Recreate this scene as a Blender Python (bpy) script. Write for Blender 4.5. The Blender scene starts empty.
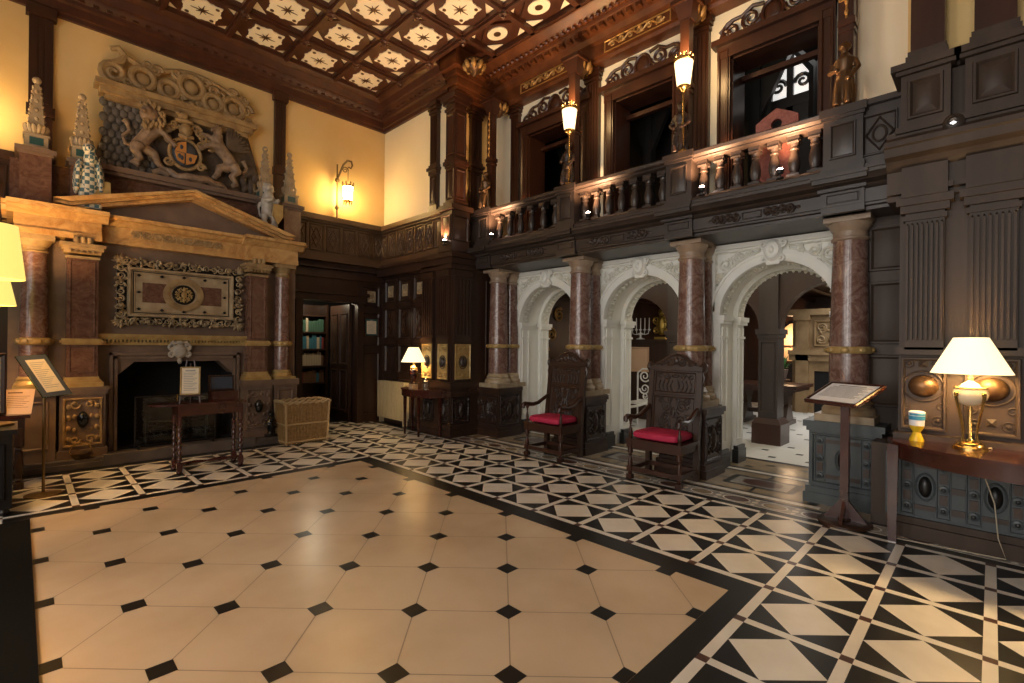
import bpy, bmesh, math, random
from mathutils import Vector, Matrix
R = random.Random(7)
PI = math.pi
sc = bpy.context.scene
COL = sc.collection
sc.view_settings.view_transform = 'Standard'
sc.view_settings.look = 'None'
sc.view_settings.gamma = 1
sc.view_settings.use_curve_mapping = False
sc.view_settings.exposure = 0.0

# ------------------------------------------------------------------ materials
M = {}
def mat(name, col, rough=.5, metal=0, col2=None, scale=6, kind=None, bump=0, bscale=30, emit=None, estr=0, spec=.5, stretch=(1, 1, 1), coat=0, detail=4):
    m = bpy.data.materials.new(name); m.use_nodes = True
    nt = m.node_tree; N = nt.nodes; Lk = nt.links
    b = N['Principled BSDF']
    b.inputs['Base Color'].default_value = (*col, 1)
    b.inputs['Roughness'].default_value = rough
    b.inputs['Metallic'].default_value = metal
    b.inputs['Specular IOR Level'].default_value = spec
    if coat:
        b.inputs['Coat Weight'].default_value = coat; b.inputs['Coat Roughness'].default_value = .15
    tc = mp = None
    def coords():
        nonlocal tc, mp
        if mp is None:
            tc = N.new('ShaderNodeTexCoord'); mp = N.new('ShaderNodeMapping')
            mp.inputs['Scale'].default_value = stretch
            Lk.new(tc.outputs['Object'], mp.inputs['Vector'])
        return mp.outputs['Vector']
    if col2:
        r = N.new('ShaderNodeValToRGB')
        r.color_ramp.elements[0].color = (*col, 1); r.color_ramp.elements[1].color = (*col2, 1)
        if kind == 'marble':
            n = N.new('ShaderNodeTexNoise'); n.inputs['Scale'].default_value = scale; n.inputs['Detail'].default_value = 8
            n.inputs['Roughness'].default_value = .7; n.inputs['Distortion'].default_value = 2.2
            r.color_ramp.elements[0].position = .42; r.color_ramp.elements[1].position = .68
            Lk.new(coords(), n.inputs['Vector']); Lk.new(n.outputs['Fac'], r.inputs['Fac'])
        elif kind == 'scales':
            n = N.new('ShaderNodeTexVoronoi'); n.inputs['Scale'].default_value = scale
            Lk.new(coords(), n.inputs['Vector']); Lk.new(n.outputs['Distance'], r.inputs['Fac'])
            r.color_ramp.elements[0].position = .1; r.color_ramp.elements[1].position = .7
        elif kind == 'check':
            n = N.new('ShaderNodeTexChecker'); n.inputs['Scale'].default_value = scale
            n.inputs['Color1'].default_value = (*col, 1); n.inputs['Color2'].default_value = (*col2, 1)
            Lk.new(coords(), n.inputs['Vector']); Lk.new(n.outputs['Color'], b.inputs['Base Color'])
        else:
            n = N.new('ShaderNodeTexNoise'); n.inputs['Scale'].default_value = scale; n.inputs['Detail'].default_value = detail
            r.color_ramp.elements[0].position = .35; r.color_ramp.elements[1].position = .7
            Lk.new(coords(), n.inputs['Vector']); Lk.new(n.outputs['Fac'], r.inputs['Fac'])
        if kind != 'check':
            Lk.new(r.outputs['Color'], b.inputs['Base Color'])
    if bump:
        n2 = N.new('ShaderNodeTexNoise'); n2.inputs['Scale'].default_value = bscale; n2.inputs['Detail'].default_value = 3
        bp = N.new('ShaderNodeBump'); bp.inputs['Strength'].default_value = bump; bp.inputs['Distance'].default_value = .02
        Lk.new(coords(), n2.inputs['Vector']); Lk.new(n2.outputs['Fac'], bp.inputs['Height']); Lk.new(bp.outputs['Normal'], b.inputs['Normal'])
    if emit:
        b.inputs['Emission Color'].default_value = (*emit, 1); b.inputs['Emission Strength'].default_value = estr
    M[name] = m
    return m
# wood
mat('oak', (.030, .014, .009), .36, col2=(.052, .024, .013), scale=5, stretch=(1, 1, .12), spec=.5)
mat('oak_red', (.034, .012, .007), .33, col2=(.060, .021, .010), scale=5, stretch=(1, 1, .12), spec=.5)
mat('oak_grey', (.030, .020, .016), .40, col2=(.050, .034, .027), scale=5, stretch=(1, 1, .12), spec=.6)
mat('oak_carved', (.022, .012, .009), .38, col2=(.045, .025, .017), scale=16, bump=.9, bscale=26)
mat('oak_frieze', (.070, .038, .020), .42, col2=(.11, .062, .032), scale=5)
mat('far_stone', (.30, .20, .10), .5, col2=(.20, .12, .05), scale=4)
mat('daylit_glass', (.9, .9, .88), .5, emit=(1, .97, .93), estr=.5)
mat('added_dark_matte', (.005, .005, .005), .95, spec=.1)  # matte black for the floor strip added against the lamp reflection
mat('oak_bay', (.050, .033, .024), .5, col2=(.080, .053, .039), scale=5, stretch=(1, 1, .12), spec=.3)
mat('oak_daylight_sheen', (.046, .058, .064), .42, col2=(.066, .080, .086), scale=5, spec=.5)  # oak with the reflected daylight put into its colour
mat('oak_black', (.010, .009, .009), .34)
mat('mahogany', (.040, .010, .007), .22, col2=(.068, .018, .011), scale=6, stretch=(1, .2, 1), spec=.6, coat=.3)
mat('cornice_wood', (.075, .022, .008), .35, col2=(.14, .045, .014), scale=5, spec=.4)
mat('ceiling_wood', (.050, .017, .009), .4, col2=(.085, .028, .013), scale=5)
mat('gilt_carving', (.42, .24, .08), .4, metal=.5)
mat('bronze_carving', (.12, .065, .03), .35, metal=.55)
# plaster
mat('yellow_plaster', (.74, .50, .20), .85, col2=(.80, .58, .28), scale=1.2)
mat('pale_yellow_plaster', (.86, .72, .46), .85, col2=(.90, .78, .55), scale=1.2)
mat('cream_plaster', (.86, .79, .62), .8)
mat('white_stone', (.84, .84, .78), .55, col2=(.90, .89, .83), scale=3)
mat('white_carving', (.70, .68, .58), .6, col2=(.90, .89, .82), scale=22, bump=1.0, bscale=34)
# stone
mat('red_marble', (.15, .070, .052), .2, col2=(.31, .205, .165), scale=7, kind='marble', spec=.6)
mat('brown_marble', (.13, .060, .040), .25, col2=(.22, .125, .085), scale=6, kind='marble', spec=.5)
mat('sienna_marble', (.60, .37, .15), .3, col2=(.36, .17, .05), scale=3.5, kind='marble', spec=.5)
mat('cream_stone', (.46, .36, .23), .4, col2=(.31, .22, .13), scale=7)
mat('capital_stone', (.30, .20, .14), .4, col2=(.40, .30, .20), scale=9)
mat('gilt_stone', (.50, .35, .14), .38, col2=(.36, .22, .07), scale=10, metal=.15)
mat('grey_stone', (.15, .098, .070), .5, col2=(.215, .145, .105), scale=5)
mat('relief_stone', (.40, .27, .125), .6, col2=(.23, .14, .06), scale=9)
mat('relief_dark', (.115, .08, .055), .6, col2=(.06, .042, .032), scale=12)
mat('beast_stone', (.33, .23, .15), .5, col2=(.18, .115, .075), scale=14)
mat('pale_beast', (.52, .48, .42), .5, col2=(.36, .32, .27), scale=14)
mat('silver_carving', (.48, .37, .22), .38, col2=(.12, .085, .05), scale=18, metal=.25)
mat('scale_stone', (.14, .125, .115), .5, col2=(.075, .066, .06), scale=12)
mat('checker_paint', (.66, .60, .46), .5, col2=(.06, .13, .16), scale=22, kind='check')
mat('shield_orange', (.55, .24, .06), .5)
mat('shield_dark', (.05, .06, .08), .5)
mat('green_inlay', (.03, .09, .09), .3)
# floor
mat('tile_black', (.010, .0095, .0095), .32, spec=.35)
mat('tile_white', (.82, .77, .69), .28, col2=(.72, .66, .57), scale=4, spec=.45)
mat('tile_cream', (.64, .49, .335), .27, col2=(.53, .39, .25), scale=1.4, spec=.5, detail=8)
mat('tile_brown', (.085, .035, .025), .28)
mat('tile_tan', (.30, .235, .15), .25, col2=(.38, .30, .20), scale=3)
mat('tile_grey', (.36, .34, .30), .3, col2=(.22, .2, .18), scale=20)
mat('corridor_tile', (.78, .77, .72), .3)
mat('joint', (.26, .19, .12), .6)
mat('kerb_stone', (.10, .08, .07), .5, col2=(.15, .12, .10), scale=6)
# metals etc
mat('brass', (.60, .40, .14), .25, metal=1)
mat('dark_brass', (.24, .16, .07), .32, metal=.9)
mat('chrome', (.7, .7, .7), .15, metal=1)
mat('iron', (.010, .010, .010), .5)
mat('black_lacquer', (.006, .006, .007), .12, spec=.8)
mat('soot', (.004, .004, .004), .9)
mat('red_velvet', (.42, .010, .050), .7, col2=(.54, .024, .085), scale=4)
mat('wicker', (.36, .22, .085), .6, col2=(.24, .135, .045), scale=26)
mat('wicker_rim', (.46, .33, .17), .6)
mat('paper', (.90, .89, .90), .8)
mat('paper_warm', (.70, .60, .44), .8)
mat('paper_tan', (.62, .40, .25), .7)
mat('ink', (.30, .29, .29), .8)
mat('ceramic', (.74, .68, .54), .25, col2=(.66, .58, .42), scale=8)
mat('yellow_plastic', (.80, .52, .02), .35)
mat('blue_print', (.05, .30, .50), .5)
mat('pink_board', (.26, .075, .06), .7, col2=(.38, .14, .11), scale=40)
mat('radiator_paint', (.56, .46, .27), .5)
mat('shade_glow', (.95, .85, .6), .8, emit=(1, .80, .46), estr=1.0)
mat('shade_yellow', (.45, .33, .06), .9, emit=(1, .78, .20), estr=.72)
mat('shade_torch', (.95, .85, .6), .8, emit=(1, .78, .42), estr=1.3)
mat('shade_lantern', (.95, .85, .6), .8, emit=(1, .66, .26), estr=60)
mat('bulb', (1, .9, .7), .5, emit=(1, .80, .50), estr=22)
mat('spot_bulb', (1, .9, .85), .5, emit=(1, .72, .58), estr=40)
mat('red_books', (.20, .03, .025), .6); mat('green_books', (.05, .12, .08), .6); mat('blue_books', (.04, .16, .22), .6); mat('cream_books', (.5, .42, .3), .6); mat('brown_books', (.16, .08, .04), .6)
mat('leaf', (.03, .10, .02), .5, col2=(.05, .17, .03), scale=10)
mat('terracotta', (.08, .05, .04), .6)
mat('white_metal', (.78, .78, .76), .35)
mat('rope_white', (.80, .79, .75), .7)
mat('candle', (.85, .83, .76), .5)
mat('alcove_glow', (.9, .6, .35), .7)
mat('gold_leaf', (.45, .30, .07), .35, metal=.8)
mat('firebrick', (.018, .013, .012), .9)
def glass(name, col, rough=.02):
    m = bpy.data.materials.new(name); m.use_nodes = True
    b = m.node_tree.nodes['Principled BSDF']
    b.inputs['Base Color'].default_value = (*col, 1); b.inputs['Roughness'].default_value = rough
    b.inputs['Transmission Weight'].default_value = 1; b.inputs['IOR'].default_value = 1.45
    M[name] = m
glass('clear_glass', (.95, 1, .98)); glass('green_glass', (.45, .85, .6))

# ------------------------------------------------------------------ mesh helper
def FX(X, Y0=0, Z0=0):      # wall facing -X: u runs towards -Y, v up, w out of the wall
    return Matrix(((0, 0, -1, X), (-1, 0, 0, Y0), (0, 1, 0, Z0), (0, 0, 0, 1)))
def FY(Y, X0=0, Z0=0):      # wall facing -Y: u runs towards +X, v up, w out of the wall
    return Matrix(((1, 0, 0, X0), (0, 0, -1, Y), (0, 1, 0, Z0), (0, 0, 0, 1)))
def FZ(X=0, Y=0, Z=0, rot=0):
    return Matrix.Translation((X, Y, Z)) @ Matrix.Rotation(rot, 4, 'Z')

class MB:
    def __init__(s, T=None):
        s.v = []; s.f = []; s.mi = []; s.T = T or Matrix.Identity(4); s.cur = 0
    def add(s, vs, fs, mi=None):
        o = len(s.v); T = s.T
        for p in vs: s.v.append(T @ Vector(p))
        for f in fs: s.f.append([o + i for i in f]); s.mi.append(s.cur if mi is None else mi)
        return s
    def box(s, x0, x1, y0, y1, z0, z1, mi=None):
        v = [(x0, y0, z0), (x1, y0, z0), (x1, y1, z0), (x0, y1, z0), (x0, y0, z1), (x1, y0, z1), (x1, y1, z1), (x0, y1, z1)]
        return s.add(v, [(0, 3, 2, 1), (4, 5, 6, 7), (0, 1, 5, 4), (1, 2, 6, 5), (2, 3, 7, 6), (3, 0, 4, 7)], mi)
    def frust(s, x0, x1, y0, y1, z0, z1, ix, iy=None, mi=None):     # box whose top face is inset
        iy = ix if iy is None else iy
        v = [(x0, y0, z0), (x1, y0, z0), (x1, y1, z0), (x0, y1, z0), (x0 + ix, y0 + iy, z1), (x1 - ix, y0 + iy, z1), (x1 - ix, y1 - iy, z1), (x0 + ix, y1 - iy, z1)]
        return s.add(v, [(0, 3, 2, 1), (4, 5, 6, 7), (0, 1, 5, 4), (1, 2, 6, 5), (2, 3, 7, 6), (3, 0, 4, 7)], mi)
    def prism(s, pts, a, b, axis='z', mi=None):                     # 2D outline extruded along an axis
        n = len(pts)
        def P(p, t):
            if axis == 'z': return (p[0], p[1], t)
            if axis == 'y': return (p[0], t, p[1])
            return (t, p[0], p[1])
        v = [P(p, a) for p in pts] + [P(p, b) for p in pts]
        f = [list(range(n - 1, -1, -1)), list(range(n, 2 * n))] + [(i, (i + 1) % n, n + (i + 1) % n, n + i) for i in range(n)]
        return s.add(v, f, mi)
    def lathe(s, prof, c=(0, 0, 0), seg=20, axis='z', mi=None, a0=0, a1=2 * PI, caps=True):
        full = abs(a1 - a0 - 2 * PI) < 1e-6
        k = seg if full else seg + 1
        v = []
        for r, z in prof:
            r = max(r, 1e-4)
            for i in range(k):
                a = a0 + (a1 - a0) * i / seg
                x, y = r * math.cos(a), r * math.sin(a)
                if axis == 'z': v.append((c[0] + x, c[1] + y, c[2] + z))
                elif axis == 'x': v.append((c[0] + z, c[1] + x, c[2] + y))
                else: v.append((c[0] + x, c[1] + z, c[2] + y))
        f = []
        for j in range(len(prof) - 1):
            for i in range(seg if full else seg):
                i2 = (i + 1) % k
                f.append((j * k + i, j * k + i2, (j + 1) * k + i2, (j + 1) * k + i))
        if full and caps:
            f.append(list(range(k - 1, -1, -1))); f.append([(len(prof) - 1) * k + i for i in range(k)])
        return s.add(v, f, mi)
    def tube(s, pts, r, seg=8, closed=False, mi=None, flat=1.0):
        pts = [Vector(p) for p in pts]; n = len(pts)
        rs = r if isinstance(r, (list, tuple)) else [r] * n
        v = []; up = None
        for i, p in enumerate(pts):
            if closed: t = pts[(i + 1) % n] - pts[i - 1]
            else: t = pts[min(i + 1, n - 1)] - pts[max(i - 1, 0)]
            if t.length < 1e-9: t = Vector((0, 0, 1))
            t.normalize()
            if up is None:
                up = t.orthogonal().normalized()
                if abs(t.z) < .9: up = (Vector((0, 0, 1)) - t * t.z).normalized()
            else:
                up = up - t * up.dot(t)
                up = up.normalized() if up.length > 1e-6 else t.orthogonal().normalized()
            sd = t.cross(up)
            for k in range(seg):
                a = 2 * PI * k / seg
                v.append(p + up * (math.cos(a) * rs[i] * flat) + sd * (math.sin(a) * rs[i]))
        f = []
        for i in range(n if closed else n - 1):
            j = (i + 1) % n
            for k in range(seg):
                k2 = (k + 1) % seg
                f.append((i * seg + k, i * seg + k2, j * seg + k2, j * seg + k))
        if not closed:
            f.append(list(range(seg - 1, -1, -1))); f.append([(n - 1) * seg + k for k in range(seg)])
        return s.add(v, f, mi)
    def ell(s, c, r, seg=12, rings=8, rot=None, mi=None):
        if not isinstance(r, (list, tuple)): r = (r, r, r)
        v = []; Rm = rot.to_3x3() if rot else Matrix.Identity(3); c = Vector(c)
        for j in range(1, rings):
            t = PI * j / rings
            for i in range(seg):
                a = 2 * PI * i / seg
                v.append(c + Rm @ Vector((r[0] * math.sin(t) * math.cos(a), r[1] * math.sin(t) * math.sin(a), r[2] * math.cos(t))))
        top = len(v); v.append(c + Rm @ Vector((0, 0, r[2]))); v.append(c + Rm @ Vector((0, 0, -r[2])))
        f = []
        for j in range(rings - 2):
            for i in range(seg):
                i2 = (i + 1) % seg
                f.append((j * seg + i, (j + 1) * seg + i, (j + 1) * seg + i2, j * seg + i2))
        for i in range(seg):
            i2 = (i + 1) % seg
            f.append((top, i, i2)); f.append((top + 1, (rings - 2) * seg + i2, (rings - 2) * seg + i))
        return s.add(v, f, mi)
    # ---- wall ornaments, in a wall frame (u right, v up, w out)
    def rect_frame(s, u0, u1, v0, v1, wd, h, w0=0, mi=None):
        o = [(u0, v0), (u1, v0), (u1, v1), (u0, v1)]
        def ring(d, w): return [(u0 + d, v0 + d, w), (u1 - d, v0 + d, w), (u1 - d, v1 - d, w), (u0 + d, v1 - d, w)]
        rs = [ring(0, w0), ring(wd * .15, w0 + h), ring(wd * .55, w0 + h), ring(wd, w0)]
        v = [p for r in rs for p in r]; f = []
        for j in range(3):
            for i in range(4):
                i2 = (i + 1) % 4
                f.append((j * 4 + i, j * 4 + i2, (j + 1) * 4 + i2, (j + 1) * 4 + i))
        return s.add(v, f, mi)
    def panel(s, u0, u1, v0, v1, wd=.035, h=.022, raised=.014, w0=0, mi=None):
        s.rect_frame(u0, u1, v0, v1, wd, h, w0, mi)
        if raised: s.frust(u0 + wd, u1 - wd, v0 + wd, v1 - wd, w0, w0 + raised, min(.05, (u1 - u0 - 2 * wd) * .3), min(.05, (v1 - v0 - 2 * wd) * .3), mi)
        return s
    def spiral(s, cu, cv, r, turns=1.6, a0=0, sgn=1, th=.012, w=.01, seg=6, mi=None, n=None):
        n = n or int(12 * turns) + 4; pts = []; rs = []
        for i in range(n):
            t = i / (n - 1); a = a0 + sgn * 2 * PI * turns * t; rr = r * (1 - .82 * t)
            pts.append((cu + rr * math.cos(a), cv + rr * math.sin(a), w)); rs.append(th * (1 - .4 * t))
        return s.tube(pts, rs, seg, mi=mi)
    def leafscroll(s, u0, u1, v0, v1, n=None, th=.012, w=.01, mi=None):   # running scroll between two edges
        H = v1 - v0; L = u1 - u0; n = n or max(2, round(L / H)); st = L / n
        pts = []
        for i in range(n * 8 + 1):
            u = u0 + L * i / (n * 8); pts.append((u, (v0 + v1) / 2 + .32 * H * math.sin(PI * (u - u0) / st), w))
        s.tube(pts, th, 6, mi=mi)
        for k in range(n):
            cu = u0 + (k + .5) * st; sg = 1 if k % 2 == 0 else -1
            s.spiral(cu, (v0 + v1) / 2 - sg * .06 * H, min(.36 * H, .42 * st), 1.5, PI * (.2 if sg > 0 else 1.2), sg, th, w, mi=mi)
            for q in (-1, 1):
                s.ell((cu + q * st * .32, (v0 + v1) / 2 + sg * .3 * H, w), (st * .13, H * .10, th), 8, 5, Matrix.Rotation(q * .7, 4, 'Z'), mi=mi)
        return s
    def build(s, name, material, parent=None, angle=35, smooth=True):
        me = bpy.data.meshes.new(name)
        off = Vector((0, 0, 0))
        if parent is not None:
            off = wloc(parent)
        me.from_pydata([p - off for p in s.v], [], s.f)
        mats = material if isinstance(material, (list, tuple)) else [material]
        for m in mats: me.materials.append(M[m] if isinstance(m, str) else m)
        if len(mats) > 1:
            for p, i in zip(me.polygons, s.mi): p.material_index = min(i, len(mats) - 1)
        bm = bmesh.new(); bm.from_mesh(me)
        bmesh.ops.recalc_face_normals(bm, faces=bm.faces)
        bm.to_mesh(me); bm.free()
        if smooth:
            for p in me.polygons: p.use_smooth = True
            me.set_sharp_from_angle(angle=math.radians(angle))
        o = bpy.data.objects.new(name, me); COL.objects.link(o)
        if parent is not None: o.parent = parent
        return o
def wloc(o):
    v = Vector((0, 0, 0))
    while o is not None: v += o.location; o = o.parent
    return v
def tag(o, label, cat, group=None, kind=None):
    o['label'] = label; o['category'] = cat
    if group: o['group'] = group
    if kind: o['kind'] = kind
    return o
def thing(name, label, cat, loc, group=None):
    o = bpy.data.objects.new(name, None); COL.objects.link(o); o.location = loc; o.empty_display_size = .1
    return tag(o, label, cat, group)
def struct(o, label=None):
    o['kind'] = 'structure'
    if label: o['label'] = label
    return o
KIDS = {}
def copy_tree(o, parent=None):
    c = o.copy(); COL.objects.link(c)
    if parent is not None: c.parent = parent
    for ch in list(o.children): copy_tree(ch, c)
    return c
def dup(o, loc, label=None, rz=None):
    c = copy_tree(o); c.location = loc
    if label: c['label'] = label
    if rz is not None: c.rotation_euler.z = rz
    return c
def remesh(o, size, smooth=2):
    m = o.modifiers.new('fuse', 'REMESH'); m.mode = 'VOXEL'; m.voxel_size = size; m.use_smooth_shade = True
    s_ = o.modifiers.new('soften', 'SMOOTH'); s_.factor = .5; s_.iterations = smooth
    return o
def turned(h, r, kind=0):           # a turned leg or baluster outline of height h
    if kind == 0:
        k = [(1, 0), (1, .10), (.6, .12), (.85, .15), (.55, .18), (.75, .30), (.95, .40), (.70, .52), (.48, .62), (.8, .65), (.55, .68), (1, .70), (1, 1)]
    elif kind == 1:                  # bobbin
        k = [(1, 0), (1, .08)]
        for i in range(6):
            z = .10 + i * .115; k += [(.5, z), (.95, z + .035), (.95, z + .07), (.5, z + .10)]
        k += [(1, .82), (1, 1)]
    else:                            # baluster
        k = [(1, 0), (1, .08), (.55, .10), (.75, .14), (.95, .26), (.85, .38), (.5, .56), (.42, .68), (.7, .72), (.5, .76), (.85, .86), (1, .90), (1, 1)]
    return [(r * a, h * z) for a, z in k]
# ------------------------------------------------------------------ camera
YAW = .7915; RO = .0099; FPX = 486.1
fw = Vector((math.sin(YAW), math.cos(YAW), 0)); rt = Vector((math.cos(YAW), -math.sin(YAW), 0)); up = Vector((0, 0, 1))
cR = rt * math.cos(RO) + up * math.sin(RO); cU = up * math.cos(RO) - rt * math.sin(RO)
cam = bpy.data.cameras.new('camera'); camo = bpy.data.objects.new('camera', cam); COL.objects.link(camo)
mw = Matrix.Identity(4)
for i, a in enumerate((cR, cU, -fw)):
    for k in range(3): mw[k][i] = a[k]
mw.translation = (0, 0, 1.5)
camo.matrix_world = mw
cam.sensor_width = 36; cam.lens = FPX / 1024 * 36; cam.shift_y = 4.2 / 1024; cam.clip_start = .05; cam.clip_end = 100
sc.camera = camo

# ------------------------------------------------------------------ floor
def build_floor():
    m = MB()
    BL, WH, CR, BR, TN, GR, CO, JT = range(8)
    m.box(-3.2, 6.95, -3, 10.6, -.12, 0, BL)
    m.box(6.95, 15, -3, 10.6, -.12, 0, CO)
    def q(x0, x1, y0, y1, mi, l=1): m.add([(x0, y0, l * .0006), (x1, y0, l * .0006), (x1, y1, l * .0006), (x0, y1, l * .0006)], [(0, 1, 2, 3)], mi)
    def poly(pts, mi, l=1): m.add([(x, y, l * .0006) for x, y in pts], [tuple(range(len(pts)))], mi)
    fx0, fx1, fy0, fy1 = .07, 3.09, 1.15, 5.77
    q(fx0, fx1, fy0, fy1, CR, 1)
    # joints run diagonally between neighbouring dots
    px, py, x0, y0 = .370, .383, 3.055, 5.375
    def clip(a, b):
        t0, t1 = 0, 1
        for d, lo, hi, s in ((b[0] - a[0], fx0, fx1, a[0]), (b[1] - a[1], fy0, fy1, a[1])):
            if abs(d) < 1e-9: continue
            ta, tb = (lo - s) / d, (hi - s) / d
            if ta > tb: ta, tb = tb, ta
            t0 = max(t0, ta); t1 = min(t1, tb)
        return (t0, t1) if t1 > t0 else None
    for k in range(-16, 34, 2):
        for sg in (1, -1):
            # lines u + sg*v = k
            a = (x0 + 20 * px, y0 - (sg * (k + 20)) * py); b = (x0 - 20 * px, y0 - (sg * (k - 20)) * py)
            c = clip(a, b)
            if not c: continue
            A = Vector(a).lerp(Vector(b), c[0]); B = Vector(a).lerp(Vector(b), c[1])
            d = (B - A).normalized(); nrm = Vector((-d.y, d.x)) * .0028
            poly([A + nrm, A - nrm, B - nrm, B + nrm], JT, 2)
    s = .054
    for u in range(0, 9):
        for v in range(-2, 12):
            if (u + v) % 2: continue
            x, y = x0 - px * u, y0 - py * v
            a, b, c, d = max(x - s, fx0), min(x + s, fx1), max(y - s, fy0), min(y + s, fy1)
            if a < b and c < d: q(a, b, c, d, BL, 3)
    # black and white pattern round the field
    XC, YC, X0, Y0, w = .49, .4945, 3.31, .985, .055
    def cell(i, j):     # cell between lines i,i+1 in X and j,j+1 in Y
        ax, bx = X0 + XC * i + w / 2, X0 + XC * (i + 1) - w / 2
        ay, by = Y0 + YC * j + w / 2, Y0 + YC * (j + 1) - w / 2
        cx, cy = (ax + bx) / 2, (ay + by) / 2
        poly([(ax, cy), (cx, ay), (bx, cy), (cx, by)], WH)
    seg = set(); dots = set()
    for i in range(-12, 3):
        for j in range(-7, 13 + (3 if i >= 0 else 0)):
            if -7 <= i < 0 and 0 <= j < 10: continue
            if i < -7 and 0 <= j < 10: pass
            cell(i, j)
            seg |= {('x', i, j), ('x', i + 1, j), ('y', i, j), ('y', i, j + 1)}
            dots |= {(i, j), (i + 1, j), (i, j + 1), (i + 1, j + 1)}
    for k, i, j in seg:
        if k == 'x':
            x = X0 + XC * i; q(x - w / 2, x + w / 2, Y0 + YC * j + w / 2, Y0 + YC * (j + 1) - w / 2, WH)
        else:
            y = Y0 + YC * j; q(X0 + XC * i + w / 2, X0 + XC * (i + 1) - w / 2, y - w / 2, y + w / 2, WH)
    for i, j in dots:
        x, y = X0 + XC * i, Y0 + YC * j
        q(x - w / 2, x + w / 2, y - w / 2, y + w / 2, BR)
    # threshold band with inlaid ovals in front of the pedestals
    q(4.90, 5.14, -1.5, 6.2, GR, 1)
    q(4.90, 4.915, -1.5, 6.2, WH, 2); q(5.125, 5.14, -1.5, 6.2, WH, 2)
    y = 6.0; k = 0
    while y > -.2:
        rx, ry = (.085, .115) if k % 2 == 0 else (.075, .10)
        for r_, mi, l in ((1.15, WH, 3), (1.0, BR if k % 2 == 0 else TN, 4)):
            poly([(5.02 + rx * r_ * math.cos(2 * PI * a / 24), y + ry * r_ * math.sin(2 * PI * a / 24)) for a in range(24)], mi, l)
        for sg in (-1, 1):
            poly([(5.02 + sg * .08 + .022 * math.cos(2 * PI * a / 12), y - .175 + .022 * math.sin(2 * PI * a / 12)) for a in range(12)], WH, 3)
        poly([(5.02 + .03 * math.cos(2 * PI * a / 12), y - .175 + .03 * math.sin(2 * PI * a / 12)) for a in range(12)], WH, 3)
        y -= .35; k += 1
    q(5.20, 6.95, -.5, 6.2, TN, 1)
    for cy in (5.12, 3.43, 1.80):
        x1, x2 = 5.34, 6.22
        a, b = cy - .66, cy + .66
        q(5.20, 6.95, a - .14, a - .08, WH, 2); q(5.20, 6.95, b + .08, b + .14, WH, 2)
        q(x1 - .1, x1 - .02, a, b, WH, 2); q(x2 + .02, x2 + .1, a, b, WH, 2)
        q(x1, x2, a + .04, a + .12, BL, 2); q(x1, x2, b - .12, b - .04, BL, 2); q(x1, x1 + .035, a + .04, b - .04, BL, 2); q(x2 - .035, x2, a + .04, b - .04, BL, 2)
        q(x1 + .22, x2 - .22, a + .30, b - .30, BL, 2); q(x1 + .27, x2 - .27, a + .37, b - .37, GR, 3)
        q(x1 + .03, x1 + .25, cy - .015, cy + .015, BL, 2); q(x2 - .25, x2 - .03, cy - .015, cy + .015, BL, 2)
        q((x1 + x2) / 2 - .015, (x1 + x2) / 2 + .015, a + .05, a + .32, BL, 2); q((x1 + x2) / 2 - .015, (x1 + x2) / 2 + .015, b - .32, b - .05, BL, 2)
        ox, oy = .13, .20; cx = (x1 + x2) / 2
        poly([(cx - ox, cy - oy * .5), (cx - ox * .5, cy - oy), (cx + ox * .5, cy - oy), (cx + ox, cy - oy * .5), (cx + ox, cy + oy * .5), (cx + ox * .5, cy + oy), (cx - ox * .5, cy + oy), (cx - ox, cy + oy * .5)], BR, 4)
        q(x2 + .12, x2 + .17, a, b, BL, 2)
        for xx in (6.52, 6.74):
            for t in (-.4, 0, .4):
                yy = cy + t + (.2 if xx > 6.6 else 0)
                q(xx - .03, xx + .03, yy - .05, yy + .05, BL, 2)
    q(6.95, 7.05, -1, 6.5, BL, 1)
    for i in range(16):
        for j in range(22):
            x = 7.3 + i * .45; y = -1 + j * .45 + (.225 if i % 2 else 0)
            q(x - .045, x + .045, y - .045, y + .045, BL, 1)
    o = m.build('floor', ['tile_black', 'tile_white', 'tile_cream', 'tile_brown', 'tile_tan', 'tile_grey', 'corridor_tile', 'joint'], smooth=False)
    return struct(o)
build_floor()

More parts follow.
